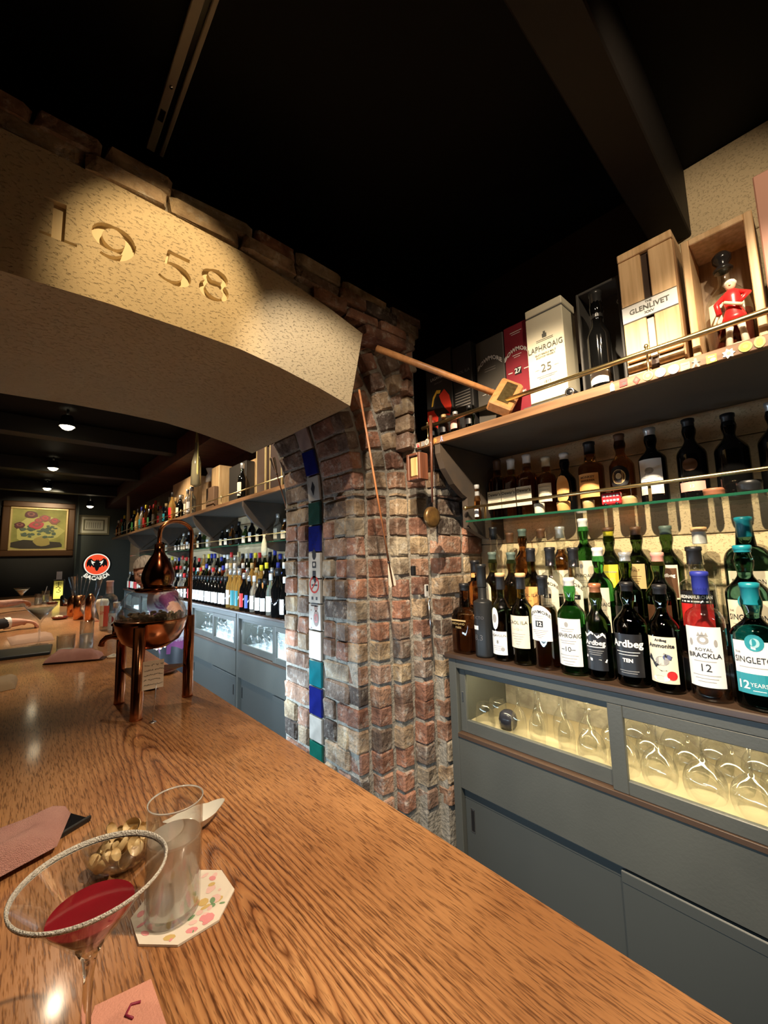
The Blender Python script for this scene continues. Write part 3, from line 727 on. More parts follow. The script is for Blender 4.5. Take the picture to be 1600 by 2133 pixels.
for i, (y, z, k, c1, c2) in enumerate(BG):
    m = MB(); x = -.0012
    mA = mat('badge_%s_a' % i, c1, .35, .2); mB = mat('badge_%s_b' % i, c2, .4)
    def pl(pts, mi, a=-.002, b=0.0): m.prism([(p, q_) for p, q_ in pts], a, b, 0, mi)
    cir = lambda r, n=16, e=1, c=(0, 0): [(c[0]+r*cos(2*pi*j/n)*e, c[1]+r*sin(2*pi*j/n)) for j in range(n)]
    if k == 'disc': pl(cir(.0125), 0); pl(cir(.0095), 1, -.0026, -.002); pl(cir(.005), 0, -.003, -.0026)
    elif k == 'oval': pl(cir(.0135, 16, .75), 0); pl(cir(.009, 16, .7), 1, -.0026, -.002)
    elif k == 'card': pl([(-.010, -.010), (.010, -.011), (.0095, .010), (-.0105, .009)], 0); pl(cir(.005, 10, 1.2, (-.003, -.004)), 1, -.0026, -.002); pl([(-.007, .003), (.006, .003), (.006, .006), (-.007, .006)], 1, -.0026, -.002)
    elif k == 'diamond': pl([(0, -.012), (.009, 0), (0, .012), (-.009, 0)], 0); pl([(0, -.006), (.005, 0), (0, .006), (-.005, 0)], 1, -.0026, -.002)
    elif k == 'bottle': pl([(-.006, -.014), (.006, -.014), (.006, .003), (.0025, .007), (.0025, .015), (-.0025, .015), (-.0025, .007), (-.006, .003)], 0); pl([(-.0025, .010), (.0025, .010), (.0025, .015), (-.0025, .015)], 1, -.0026, -.002)
    elif k == 'man': pl([(-.008, -.012), (-.003, -.012), (0, -.003), (.004, -.011), (.009, -.011), (.003, .002), (.008, .004), (.003, .006), (.003, .012), (-.002, .012), (-.003, .004), (-.009, .000), (-.003, .001)], 0)
    else: pl([((.013 if j % 2 else .009)*cos(2*pi*j/14), (.013 if j % 2 else .008)*sin(2*pi*j/14)) for j in range(14)], 0); pl(cir(.004), 1, -.0026, -.002)
    o = m.build('pin_badge', [mA, mB], None, (1.2498, y, z))
    side = 'left end of the near top shelf edge' if y > .9 else 'near top shelf edge'
    tag(o, '%s %s badge on the near shelf edge, %s' % (cname(c1), nmk[k], (ordinal(i-11)+' from the brick wall') if y > .9 else (ordinal(i+1)+' in the right-hand row')), 'badge', 'badges pinned to the shelf edge')

# ------------------------------------------------------------------ glassware
def wine_profile(h=.17, R=.036, bowl=.075, foot=.033, open_=.78):
    """outer profile of a stemmed glass standing upright"""
    st = h-bowl
    p = [(foot, 0), (foot*.97, .002), (.010, .006), (.0042, .012), (.0035, st*.6), (.005, st-.006)]
    for i in range(1, 9):
        a = i/8*pi*.68; p.append((max(.006, R*sin(min(a, pi*.68))), st+bowl*(1-cos(a))/(1-cos(pi*.68))))
    return p
def glassware(name, prof, label, cat, loc, inverted=False, mats=None, group=None, n=24):
    H = max(z for r, z in prof)
    if inverted: prof = [(r, H-z) for r, z in prof][::-1]
    o = MB().shell(prof, n).build(name, mats or [THINW], None, loc); return tag(o, label, cat, group)
FLU = [(.026, 0), (.025, .002), (.006, .007), (.0035, .02), (.0032, .085), (.007, .098), (.016, .115), (.023, .145), (.024, .17), (.021, .19)]
FZ = -.6645
fl = [(1.42, .875), (1.415, .800), (1.40, .725), (1.48, .835), (1.49, .765), (1.47, .69)]
CUTG = [(.030, .205), (.029, .203), (.014, .196), (.007, .185), (.0045, .165), (.005, .125), (.009, .105), (.019, .09), (.026, .07), (.028, .04), (.026, 0)]
for i, (x, y) in enumerate([(1.40, .835), (1.40, .765), (1.41, .665), (1.49, .80), (1.49, .72), (1.48, .625)]):
    pr = [(r, z) for r, z in CUTG][::-1]
    o = MB().shell(pr, 20).build('cut_sherry_glass', [THINW], None, (x, y, FZ)); tag(o, 'upturned cut-crystal stem glass in the %s row, %s from the pier' % (('front', 'rear')[i // 3], ordinal(i % 3+1)), 'glass', 'upturned stem glasses in the left cabinet')
TUM = [(.001, .003), (.030, .003), (.033, .010), (.036, .05), (.039, .085)]
glassware('tumbler', TUM, 'upturned tumbler at the pier end of the lit cabinet', 'glass', (1.405, .985, FZ), True)
glassware('tumbler', TUM, 'second tumbler behind the first in the lit cabinet corner', 'glass', (1.48, .975, FZ), True)
o = MB().lathe([(.001, 0), (.024, .001), (.033, .015), (.035, .035), (.030, .055), (.018, .066), (.001, .068)], n=20).build('dark_glass_ball', [mat('dark_ball', (.02, .02, .03), .12)], None, (1.44, .905, FZ)); tag(o, 'dark rounded glass between tumblers and stem glasses', 'glass')
gob = [(1.41, .585, .043), (1.51, .55, .043), (1.412, .49, .044), (1.412, .40, .046), (1.507, .445, .043), (1.416, .295, .050), (1.512, .345, .044), (1.60, .40, .043), (1.512, .245, .044), (1.41, .195, .048), (1.508, .150, .044), (1.60, .30, .043), (1.60, .2, .043), (1.41, .085, .05), (1.60, .51, .043), (1.512, .045, .044)]
for i, (x, y, R) in enumerate(gob):
    pr = wine_profile(.165, R, .095, .034)
    glassware('wine_glass', pr, 'upturned wine goblet in the lit cabinet, %s past the cut-crystal glasses' % ordinal(i+1), 'glass', (x, y, FZ), True, [THINW], 'upturned goblets in the lit cabinet')
k = 0
for (a, b) in ((2.10, 2.60), (2.68, 3.2), (3.3, 3.75), (3.85, 4.3)):
    y = a+.04
    while y < b:
        for x in (1.42, 1.53):
            k += 1
            glassware('wine_glass', wine_profile(.16, .038, .085, .032), 'upturned glass in the far lit cabinets, %s in the %s row from the pier' % (ordinal((k+1)//2), ('rear', 'front')[k % 2]), 'glass', (x, y, FZ), True, [THINW], 'upturned glasses in the far cabinets', 12)
        y += .115
# ================================================================== BOTTLES
G_GREEN = solid_glass('green_bottle_glass', (.06, .34, .07)); G_DGREEN = solid_glass('dark_green_bottle_glass', (.035, .075, .018))
G_BLACK = mat('black_bottle_glass', (.003, .003, .003), .06, 0, 0); G_OLIVE = solid_glass('olive_bottle_glass', (.16, .17, .06))
G_CLEAR = THIN; L_AMBER = solid_glass('amber_whisky', (.50, .20, .05)); L_DAMBER = solid_glass('dark_amber_whisky', (.25, .055, .015)); L_PALE = solid_glass('pale_whisky', (.72, .50, .22))
G_AMBER = solid_glass('amber_bottle_glass', (.30, .12, .035)); G_TEAL = solid_glass('teal_bottle_glass', (.10, .26, .20))
MATTE = mat('matte_black', (.014, .015, .016), .38)
def pcol(name, c, rough=.5, metal=0): return mat('paint_'+name, c, rough, metal)
def bprof(H, R, hs, sh, rn, kind='bulge'):
    p = [(R*.86, 0), (R*.97, .003), (R, .010), (R, hs)]
    for i in range(1, 9):
        t_ = i/8
        if kind == 'dome': r = rn+(R-rn)*sqrt(max(0, 1-(t_*.985)**2.4))
        elif kind == 'slope': r = R+(rn-R)*t_
        else: r = rn+(R-rn)*(.5+.5*cos(pi*t_**1.12))
        p.append((r, hs+sh*t_))
    zz = hs+sh; ln = H-zz
    if kind == 'bulge':
        for t_, k in ((.12, 1.06), (.3, 1.28), (.46, 1.34), (.62, 1.18), (.75, 1.0)): p.append((rn*k, zz+ln*t_))
    p += [(rn, H-.006), (rn*1.02, H-.003), (rn*.9, H)]
    return p
def surf(R, sx, sy, flat, s_, z, off):
    if flat: return (-(R*sx)-off, -s_, z)
    ph = pi+s_/(R*sy); return ((R*sx+off)*cos(ph), (R*sy+off)*sin(ph), z)
def add_label(root, R, sx, sy, flat, L, ang=0):
    """L: z0,z1,hw,bg,texts[(str,size,z,col,bold,sx)],shapes; makes one printed label part"""
    m = MB(); mats = [L['bg']]; off = .0010 if flat else .0009
    z0, z1, hw = L['z'][0], L['z'][1], L['hw']; sc_ = L.get('c', 0.0)
    nu = 12; arch_ = L.get('arch', 0); oval = L.get('oval', False); nv = 8 if (oval or arch_) else 1
    def fn(u, v):
        if oval:
            a = v*pi; hh = (z1-z0)/2; ss = hw*sin(a)**.8*(2*u-1) if 0 < v < 1 else 0; zz_ = (z0+z1)/2-hh*cos(a)
        else:
            ss = hw*(2*u-1); top = z1-arch_*(abs(2*u-1)**2.2); zz_ = z0+(top-z0)*v
        return surf(R, sx, sy, flat, ss+sc_, zz_, off)
    m.grid(fn, nu, nv, 0, not flat)
    def mi(c):
        if c not in mats: mats.append(c)
        return mats.index(c)
    for sh in L.get('rects', []):
        a, b, c, d, col = sh; k = mi(col)
        m.grid(lambda u, v: surf(R, sx, sy, flat, sc_+a+(b-a)*u, c+(d-c)*v, off+.0004), 8, 1, k, False)
    for sh in L.get('discs', []):
        cx, cz, r, col = sh[:4]; rz_ = sh[4] if len(sh) > 4 else r; k = mi(col); n = 18
        m.add([surf(R, sx, sy, flat, sc_+cx+r*cos(2*pi*i/n), cz+rz_*sin(2*pi*i/n), off+.0006+.0001*len(m.v) % .0003) for i in range(n)], [tuple(range(n))], k)
    for sh in L.get('polys', []):
        pts, col = sh; k = mi(col); m.add([surf(R, sx, sy, flat, sc_+a, b, off+.0008) for a, b in pts], [tuple(range(len(pts)))], k)
    for tx in L.get('t', []):
        st, size, zt, col = tx[:4]; bold = tx[4] if len(tx) > 4 else 0; sxx = tx[5] if len(tx) > 5 else 1; ar = tx[6] if len(tx) > 6 else 0; dx = tx[7] if len(tx) > 7 else 0
        vs, fs = text_mesh(st, size, bold); k = mi(col)
        m.add([surf(R, sx, sy, flat, sc_+dx+p[0]*sxx, zt+p[1]-ar*(p[0]*sxx)**2, off+.0010) for p in vs], fs, k)
    return m.build(L.get('name', 'paper_label'), mats, root)
def bottle(name, label, x, y, z, H, R=.04, sx=1, sy=1, hs=.55, sh=.2, rn=.0145, kind='bulge', glass=G_DGREEN, fill=None, level=.62,
           cap=(BLACK, .035), cork=None, labels=(), rz=0.0, group=None, sq=None, n=26, cat='bottle'):
    t = thing(name, label, cat, (x, y, z), rz, group)
    capm, cl = cap; Hg = H-.004
    pr = bprof(Hg, R, hs*H, sh*H, rn, kind)
    m = MB(); 
    if glass is G_CLEAR: m.lathe(pr, n=n, sx=sx, sy=sy, ex=sq)
    else: m.lathe(pr, n=n, sx=sx, sy=sy, ex=sq)
    m.build('glass_body', glass, t)
    if fill:
        lv = level*H; p2 = [(max(.004, r-.0025), zz) for r, zz in pr if zz > .001 and zz < lv]; p2 = [(p2[0][0], .005)]+[q_ for q_ in p2 if q_[1] > .006]
        p2.append((max(.004, p2[-1][0]*.99), max(lv, p2[-1][1]+.002))); MB().lathe(p2, n=n, sx=sx, sy=sy, ex=sq).build('liquid', fill, t)
    c = MB(); r0 = rn*1.06+.0012
    z0 = H-cl
    c.lathe([(r0, z0), (r0*1.01, z0+.002), (r0*.985, H-.014), (r0*1.1, H-.012), (r0*1.1, H-.002), (r0*.9, H)], n=18).build('cap', capm, t)
    if cork: MB().lathe([(r0*1.12, H-.012), (r0*1.12, H+.0015), (r0*.9, H+.003)], n=18).build('cork_top', cork, t)
    flat = bool(sq)
    for L in labels: add_label(t, R, sx, sy, flat, L)
    return t
cream = pcol('label_cream', (.72, .66, .50)); wht = pcol('label_white', (.74, .75, .74)); orange_ = pcol('label_orange', (.78, .38, .12)); yel = pcol('label_yellow', (.78, .70, .05))
blk = pcol('label_black', (.012, .012, .014), .4); red = pcol('label_red', (.55, .02, .02)); gold = pcol('label_gold', (.50, .36, .16), .4); teal = pcol('label_teal', (.02, .24, .30), .4)
navy = pcol('label_navy', (.02, .03, .20)); silver = pcol('foil_silver', (.55, .56, .55), .3, .6); corkm = pcol('cork_orange', (.72, .42, .20)); pink_ = pcol('foil_pink', (.70, .32, .26))
gcap = pcol('cap_dark_green', (.09, .13, .11)); blucap = pcol('cap_blue', (.02, .03, .28)); tealcap = pcol('cap_teal', (.01, .22, .28), .35); whitecap = pcol('cap_white', (.78, .76, .72)); brn = pcol('foil_brown', (.10, .045, .02))
copf = pcol('foil_copper', (.55, .22, .10), .3, .5); grn_t = pcol('ink_green', (.10, .20, .15)); flesh_t = pcol('ink_grey', (.30, .30, .30)); skyb = pcol('label_pale_blue', (.30, .52, .58)); ylcap = pcol('foil_yellow', (.85, .72, .03))
def fine(z, k=3, w_=.020, dz=.007, col=flesh_t): return [(-w_*(1-.18*i), w_*(1-.18*i), z-i*dz, z-i*dz+.0016, col) for i in range(k)]
def L(**k): return k
ZA, ZB, ZC_ = ZS, ZS+.088, ZS+.176
XA, XB, XCC = 1.378, 1.477, 1.585
# ---- front row, from the pier towards the camera
bottle('whisky_bottle', 'squat embossed amber whisky bottle next to the brick pier, front row', 1.385, 1.043, ZA, .277, .046, 1, 1, .50, .16, .017, 'dome', G_AMBER, cap=(blk, .03), sq=5,
       labels=[L(z=(.128, .134), hw=.036, bg=gold, name='embossed_band', t=[('HIGHLAND', .012, .118, gold), ('PARK', .012, .103, gold)]), L(z=(.222, .238), hw=.012, bg=pcol('label_dark', (.03, .03, .03)), name='neck_label')])
bottle('whisky_bottle', 'tall matte black slender bottle with a small white sticker, front row', 1.372, .946, ZA, .356, .036, 1, 1, .58, .045, .0165, 'straight', MATTE, cap=(MATTE, .09),
       labels=[L(z=(.105, .120), hw=.014, bg=wht, c=-.014, name='sticker'), L(z=(.04, .041), hw=.004, bg=MATTE, name='embossed_word', t=[('8.3', .030, .075, pcol('emboss_grey', (.10, .10, .11))), ('OCTO', .016, .150, pcol('emboss_grey', (.10, .10, .11)))])])
bottle('whisky_bottle', 'dark bottle with an oval pale medallion over a white 8 label, front row', XA, .866, ZA, .319, .038, hs=.56, sh=.17, glass=G_OLIVE, cap=(blk, .06), cork=corkm, kind='straight',
       labels=[L(z=(.115, .195), hw=.015, bg=wht, oval=True, c=-.008, name='oval_label', discs=[(0, .155, .009, flesh_t, .016)]), L(z=(.024, .108), hw=.034, bg=wht, t=[('LAGAVULIN', .0125, .093, INK, 0, .95), ('8', .018, .070, INK)], rects=fine(.054, 3), discs=[(.018, .045, .007, flesh_t)])])
bottle('whisky_bottle', 'olive bottle with a cream label reading Ila and 12, front row', XA, .781, ZA, .319, .041, hs=.56, sh=.19, glass=G_OLIVE, cap=(blk, .055), cork=corkm, kind='straight',
       labels=[L(z=(.060, .172), hw=.041, bg=cream, t=[('CAOL ILA', .0165, .148, INK), ('—12—', .012, .125, flesh_t)], rects=fine(.108, 6, .026, .0085))])
bottle('whisky_bottle', 'clear amber-filled bottle with an arched white label numbered 12, front row', XA, .697, ZA, .315, .043, hs=.58, sh=.12, rn=.0155, glass=G_CLEAR, fill=L_AMBER, level=.66, cap=(blk, .068), kind='dome',
       labels=[L(z=(.096, .215), hw=.041, bg=wht, arch=.028, t=[('BOWMORE', .0155, .193, INK, .0002, 1, 12), ('12', .019, .152, INKW, .0006)], rects=[(-.013, .013, .142, .163, blk)]+fine(.178, 2, .018)+fine(.130, 5, .028, .006))])
bottle('whisky_bottle', 'bright green bottle with white cap and white label numbered 10, front row', XA, .604, ZA, .309, .043, hs=.60, sh=.17, rn=.0145, glass=G_GREEN, cap=(whitecap, .048),
       labels=[L(z=(.030, .178), hw=.043, bg=wht, t=[('LAPHROAIG', .0185, .124, INK, .0001, .86), ('–10–', .022, .082, INK)], rects=fine(.107, 2, .026)+fine(.062, 4, .030, .009)+fine(.145, 2, .022), discs=[(0, .160, .006, flesh_t, .008)])])
bottle('whisky_bottle', 'dark green bottle with orange-copper neck foil and curling white ribbons, front row', XA, .523, ZA, .292, .037, hs=.55, sh=.20, glass=G_DGREEN, cap=(copf, .045),
       labels=[L(z=(.030, .142), hw=.034, bg=blk, t=[('Ardbeg', .020, .112, INKW, .0005)], rects=fine(.088, 3, .024, .006, flesh_t)+[(-.028, .028, .098, .1005, INKW)],
                 polys=[([(-.034, .142), (-.024, .128), (-.008, .140), (.010, .126), (.024, .136), (.033, .126), (.031, .136), (.024, .144), (.008, .133), (-.008, .147), (-.022, .136)], INKW), ([(-.032, .066), (-.012, .057), (.012, .063), (.030, .054), (.033, .064), (.012, .071), (-.012, .065), (-.030, .074)], INKW)])])
bottle('whisky_bottle', 'dark bottle with bold white lettering and TEN on a black label, front row', XA, .431, ZA, .299, .043, hs=.57, sh=.19, glass=G_DGREEN, cap=(blk, .055),
       labels=[L(z=(.030, .150), hw=.041, bg=blk, t=[('Ardbeg', .0285, .122, INKW, .0008), ('TEN', .014, .075, INKW, .0006)], rects=fine(.098, 2, .032, .008, INKW)+fine(.045, 2, .026, .006, flesh_t)), L(z=(.168, .182), hw=.008, bg=G_BLACK, name='embossed_mark', t=[('A', .014, .175, flesh_t)])])
bottle('whisky_bottle', 'dark bottle with an illustrated cream label and red flower, front row', XA, .346, ZA, .294, .040, hs=.56, sh=.20, glass=G_DGREEN, cap=(blk, .048),
       labels=[L(z=(.028, .152), hw=.037, bg=cream, t=[('Ardbeg', .009, .143, INK, .0004), ('Ammonite', .0145, .128, INK, .0005)], discs=[(.020, .050, .012, red), (.0, .088, .016, flesh_t, .012), (.012, .098, .010, pcol('ink_blue', (.10, .12, .25)), .008), (-.006, .04, .02, wht, .008)],
                 polys=[([(-.036, .092), (-.018, .070), (-.004, .060), (.010, .062), (-.010, .078), (-.030, .104)], INK), ([(-.016, .080), (.006, .110), (.012, .104), (-.006, .074)], flesh_t), ([(.008, .108), (.024, .100), (.020, .090), (.006, .098)], INK)])])
bottle('whisky_bottle', 'clear bottle with royal blue cap and crested white label numbered 12, front row', XA, .250, ZA, .332, .044, hs=.58, sh=.13, rn=.0165, glass=G_CLEAR, fill=L_AMBER, level=.10, cap=(blucap, .062), kind='dome',
       labels=[L(z=(.038, .190), hw=.042, bg=wht, t=[('ROYAL', .0115, .132, INK), ('BRACKLA', .0165, .117, INK, .0002), ('12', .027, .086, INK)], rects=fine(.102, 1, .024)+fine(.067, 3, .030, .008), discs=[(0, .157, .012, flesh_t, .011), (0, .157, .006, wht, .006), (-.026, .150, .004, flesh_t, .009), (.026, .150, .004, flesh_t, .009)],
                 polys=[([(-.012, .166), (-.008, .177), (-.004, .169), (0, .179), (.004, .169), (.008, .177), (.012, .166)], flesh_t)])])
sing = [L(z=(.040, .165), hw=.047, bg=wht, t=[('THE', .007, .137, INK, 0, 1, 0, -.035), ('SINGLETON', .0205, .120, INK, .0001, .78), ('12', .027, .060, INKW, .0006, 1, 0, -.030), ('YEARS OLD', .0135, .062, INKW, 0, .85, 0, .014)], rects=[(-.047, .047, .040, .088, teal)]+fine(.102, 1, .035)+[(-.012, .012, .048, .0495, INKW)], discs=[(0, .162, .018, teal, .020), (.001, .162, .009, skyb, .011), (-.003, .163, .007, teal, .009)])]
bottle('whisky_bottle', 'teal-capped flask-shaped green bottle with white and teal label, front row', 1.372, .150, ZA, .305, .050, .74, 1, hs=.57, sh=.16, rn=.0165, glass=G_TEAL, cap=(tealcap, .055), labels=sing, kind='bulge')
bottle('whisky_bottle', 'green flat-shouldered bottle nearest the camera on the front row', 1.375, .045, ZA, .30, .042, glass=G_DGREEN, labels=[L(z=(.04, .15), hw=.040, bg=cream, t=[('MALT', .02, .11, INK)])])
# ---- second row on the low riser
bottle('whisky_bottle', 'amber bottle with orange stickers and dark square cap, second row at the pier', XB, 1.048, ZB, .282, .038, hs=.55, sh=.14, rn=.017, kind='dome', glass=G_AMBER, cap=(blk, .052), sq=5, labels=[L(z=(.21, .228), hw=.009, bg=orange_, c=.015, name='sticker')])
bottle('whisky_bottle', 'dark bottle with green cap and a yellow arched label, second row', XB, .959, ZB, .315, .038, glass=G_OLIVE, cap=(gcap, .045), labels=[L(z=(.10, .19), hw=.018, bg=cream, arch=.02, c=-.008, t=[('A', .014, .165, flesh_t)])])
bottle('whisky_bottle', 'brown-black bottle with pale green cap and no front label, second row', XB, .872, ZB, .312, .038, glass=G_OLIVE, cap=(gcap, .045), labels=[L(z=(.04, .10), hw=.034, bg=cream)])
bottle('whisky_bottle', 'dark bottle with a bright orange label reading Ila, second row', XB, .787, ZB, .325, .040, glass=G_OLIVE, cap=(blk, .052), kind='straight', labels=[L(z=(.10, .180), hw=.038, bg=orange_, t=[('CAOL ILA', .0165, .148, INK), ('MOCH', .008, .128, INK)])])
for (y, H, tx, fl_, w_) in ((.710, .326, '15', 'numbered 15', (.013,)), (.625, .322, 'EDITION', 'with a wide black band', (.030,))):
    bottle('whisky_bottle', 'clear bottle with black foil and cream arched label %s, second row' % fl_, XB, y, ZB, H, .041, hs=.60, sh=.12, rn=.0155, kind='dome', glass=G_CLEAR, fill=L_PALE, level=.45, cap=(blk, .070),
           labels=[L(z=(.05, .218), hw=.039, bg=cream, arch=.028, t=[('BOWMORE', .0155, .195, INK, .0002, 1, 12), (tx, .014 if len(tx) < 3 else .010, .150, INKW, .0004)], rects=[(-w_[0], w_[0], .142, .158, blk)]+fine(.178, 2, .018)+fine(.125, 3, .024, .007))])
def lap(y, x, z, H, desc, rz=0): bottle('whisky_bottle', desc, x, y, z, H, .040, hs=.58, sh=.18, glass=G_GREEN, cap=(whitecap, .048), rz=rz, labels=[L(z=(.040, .185), hw=.040, bg=cream, t=[('LAPHROAIG', .0175, .130, INK, .0001, .86), ('QUARTER CASK', .009, .09, INK)], rects=fine(.112, 2, .026), discs=[(0, .165, .006, flesh_t, .008)])])
lap(.542, XB, ZB, .319, 'green bottle with white cap and cream label in the second row')
bottle('whisky_bottle', 'dark bottle with silver cap, black neck and small pale blue tag, second row', XB, .459, ZB, .301, .041, glass=G_DGREEN, cap=(silver, .035), labels=[L(z=(.145, .165), hw=.010, bg=skyb, c=.022, name='price_tag', t=[('8C', .008, .155, INK)]), L(z=(.04, .13), hw=.036, bg=blk)])
bottle('whisky_bottle', 'dark bottle with patterned pink neck foil, second row', XB, .368, ZB, .298, .040, glass=G_DGREEN, cap=(pink_, .042), labels=[L(z=(.05, .14), hw=.034, bg=brn)])
bottle('whisky_bottle', 'clear amber bottle with red and black label, white capitals, second row', XB, .275, ZB, .312, .044, hs=.60, sh=.10, rn=.0165, kind='dome', glass=G_CLEAR, fill=L_DAMBER, level=.60, cap=(blk, .052),
       labels=[L(z=(.085, .185), hw=.042, bg=red, t=[('ARDNAMURCHAN', .0135, .168, INKW, .0003, .72)], rects=[(-.042, .042, .150, .185, blk), (-.036, .036, .154, .158, INKW)])])
bottle('whisky_bottle', 'flask-shaped green bottle with thin teal cap ring, second row', 1.472, .166, ZB, .312, .048, .74, 1, hs=.57, sh=.18, rn=.0165, glass=G_TEAL, cap=(tealcap, .020), labels=[dict(sing[0], bg=cream)])
# ---- back row on the tall riser
crow = [(1.040, .337, 'clear bottle with black and white cap, back row by the pier', G_CLEAR, L_PALE, (blk, .055), None, 'bulge', .35),
        (.958, .310, 'clear pale bottle with plain dark cap, back row', G_CLEAR, L_PALE, (brn, .045), None, 'straight', .35),
        (.877, .321, 'amber bottle with grey-green cap, back row', G_AMBER, None, (gcap, .040), None, 'bulge', 0),
        (.794, .317, 'clear bottle with silver-brown cap and pale label, back row', G_CLEAR, L_PALE, (brn, .040), cream, 'bulge', .4),
        (.715, .319, 'golden bottle with silver cap, back row', G_CLEAR, L_AMBER, (silver, .045), cream, 'bulge', .72)]
for (y, H, d, g, f, cp, lb2, kd, lv) in crow:
    bottle('whisky_bottle', d, XCC-(.03 if y > 1 else -.015 if y > .9 else 0), y-(.042 if y > 1 else 0)-(.013 if .9 < y < 1 else 0), ZC_, H, (.028 if y > 1 else .030 if y > .9 else .037), glass=g, fill=f, level=lv, cap=cp, kind=kd, labels=[L(z=(.06, .15), hw=.036, bg=lb2)] if lb2 else ())
lap(.626, XCC, ZC_, .343, 'tall green bottle with white cap at the top of the back row')
bottle('whisky_bottle', 'dark green bottle with bright yellow neck band and yellow label, back row', XCC, .539, ZC_, .300, .038, glass=G_DGREEN, cap=(ylcap, .048), cork=brn, labels=[L(z=(.09, .170), hw=.034, bg=yel, t=[('Corryvreckan', .010, .145, flesh_t, .0002)], rects=fine(.12, 3, .02))])
bottle('whisky_bottle', 'dark green bottle with brown cap and bronze label, back row', XCC, .451, ZC_, .299, .040, glass=G_DGREEN, cap=(brn, .045), labels=[L(z=(.09, .172), hw=.028, bg=gold, t=[('MALT', .010, .15, brn)], rects=fine(.13, 4, .016, .008, brn))])
bottle('whisky_bottle', 'plain dark green bottle with a framed brown label, back row', XCC, .364, ZC_, .296, .040, glass=G_DGREEN, cap=(gcap, .030), labels=[L(z=(.06, .168), hw=.032, bg=cream, t=[('Ardbeg', .015, .135, INKW, .0004)], rects=[(-.028, .028, .065, .158, brn)])])
bottle('whisky_bottle', 'clear bottle with white neck and orange cap top, back row', XCC, .276, ZC_, .282, .043, hs=.58, sh=.14, rn=.0165, glass=G_CLEAR, cap=(whitecap, .050), cork=corkm, kind='straight')
bottle('whisky_bottle', 'large dark teal-capped flask bottle at the camera end of the back row', XCC-.005, .168, ZC_, .307, .055, .7, 1, hs=.56, sh=.16, rn=.0170, glass=G_TEAL, fill=None, cap=(tealcap, .060), labels=[L(z=(.04, .150), hw=.050, bg=cream, t=[('SINGLETON', .018, .12, INK, 0, .8)])], kind='dome')

# ---- bottles on the near glass shelf
ZG = .1485
gs = [(.985, .318, .016, 'tiny bottle with grey cap at the bracket end of the glass shelf', G_AMBER, None, .008), ]
dew = lambda: [L(z=(.055, .135), hw=.034, bg=cream, t=[("Dewar's", .019, .118, INK, .0003)], rects=fine(.095, 3, .022, .009))]
bottle('liqueur_bottle', 'tiny bottle with long grey cap at the bracket end of the glass shelf', 1.43, .985, ZG, .150, .014, glass=G_AMBER, rn=.008, cap=(flesh_t, .07), labels=[L(z=(.012, .045), hw=.011, bg=wht)], n=14)
bottle('whisky_bottle', 'square amber bottle, first of the cream-labelled trio on the glass shelf', 1.60, 0.988, ZG, 0.282, 0.034, hs=.58, sh=.14, glass=G_AMBER, cap=(brn, .05), sq=5, kind='dome', labels=dew())
bottle('whisky_bottle', 'square amber bottle with a pale blue neck band, second of the trio', 1.60, 0.918, ZG, 0.272, 0.034, hs=.58, sh=.14, glass=G_AMBER, cap=(wht, .05), sq=5, kind='dome', labels=dew())
bottle('whisky_bottle', 'square red-amber bottle with a white neck band, third of the trio', 1.60, 0.843, ZG, 0.277, 0.0392, hs=.58, sh=.14, glass=G_AMBER, cap=(wht, .055), sq=5, kind='dome', labels=dew())
bottle('whisky_bottle', 'amber bottle with striped cream label beside the trio on the glass shelf', 1.60, 0.759, ZG, 0.250, 0.0360, hs=.6, sh=.12, glass=G_AMBER, cap=(cream, .045), kind='dome', labels=[L(z=(.06, .135), hw=.031, bg=cream, rects=fine(.12, 5, .025, .012))])
bottle('liqueur_bottle', 'dark bottle with a golden oval label and white cap on the glass shelf', 1.60, 0.683, ZG, 0.250, 0.0382, hs=.52, sh=.20, glass=G_BLACK, cap=(wht, .028), labels=[L(z=(.045, .155), hw=.026, bg=orange_, oval=True, discs=[(0, .09, .012, gold)])])
bottle('whisky_bottle', 'orange-labelled wide bottle with a monkey-like motif on the glass shelf', 1.60, 0.585, ZG, 0.272, 0.0445, hs=.60, sh=.10, glass=G_AMBER, cap=(blk, .05), kind='dome', rn=.017, labels=[L(z=(.055, .145), hw=.039, bg=orange_, t=[('MONKEY', .012, .13, brn, .0003), ('SHOULDER', .010, .117, brn, .0003)])])
bottle('liqueur_bottle', 'dark bottle with a round ringed portrait label on the glass shelf', 1.60, 0.480, ZG, 0.277, 0.0403, glass=G_AMBER, cap=(brn, .05), labels=[L(z=(.075, .155), hw=.034, bg=blk, oval=True, discs=[(0, .115, .022, gold, .026), (0, .115, .018, brn, .022), (0, .117, .009, cream, .011)])])
bottle('whisky_bottle', 'dark bottle with silver cap and a white label showing a crow', 1.60, 0.384, ZG, 0.275, 0.0413, glass=G_BLACK, cap=(silver, .052), hs=.58, sh=.16, labels=[L(z=(.040, .160), hw=.036, bg=wht, discs=[(-.002, .120, .013, flesh_t, .011)], polys=[([(-.010, .122), (.026, .133), (.012, .124), (.0, .112), (-.016, .108)], INK)], rects=[(-.036, .036, .040, .060, cream)]+fine(.095, 2, .024))])
bottle('liqueur_bottle', 'black bottle with a pink-red band on the glass shelf', 1.60, 0.275, ZG, 0.277, 0.0403, glass=G_BLACK, cap=(blk, .05), labels=[L(z=(.035, .065), hw=.036, bg=pink_, t=[('12', .014, .05, INKW)]), L(z=(.10, .14), hw=.02, bg=brn, name='crest_label', oval=True)])
bottle('liqueur_bottle', 'almost black bottle in shadow past the pink-banded one on the glass shelf', 1.60, 0.176, ZG, 0.266, 0.0424, glass=G_BLACK, cap=(blk, .05))
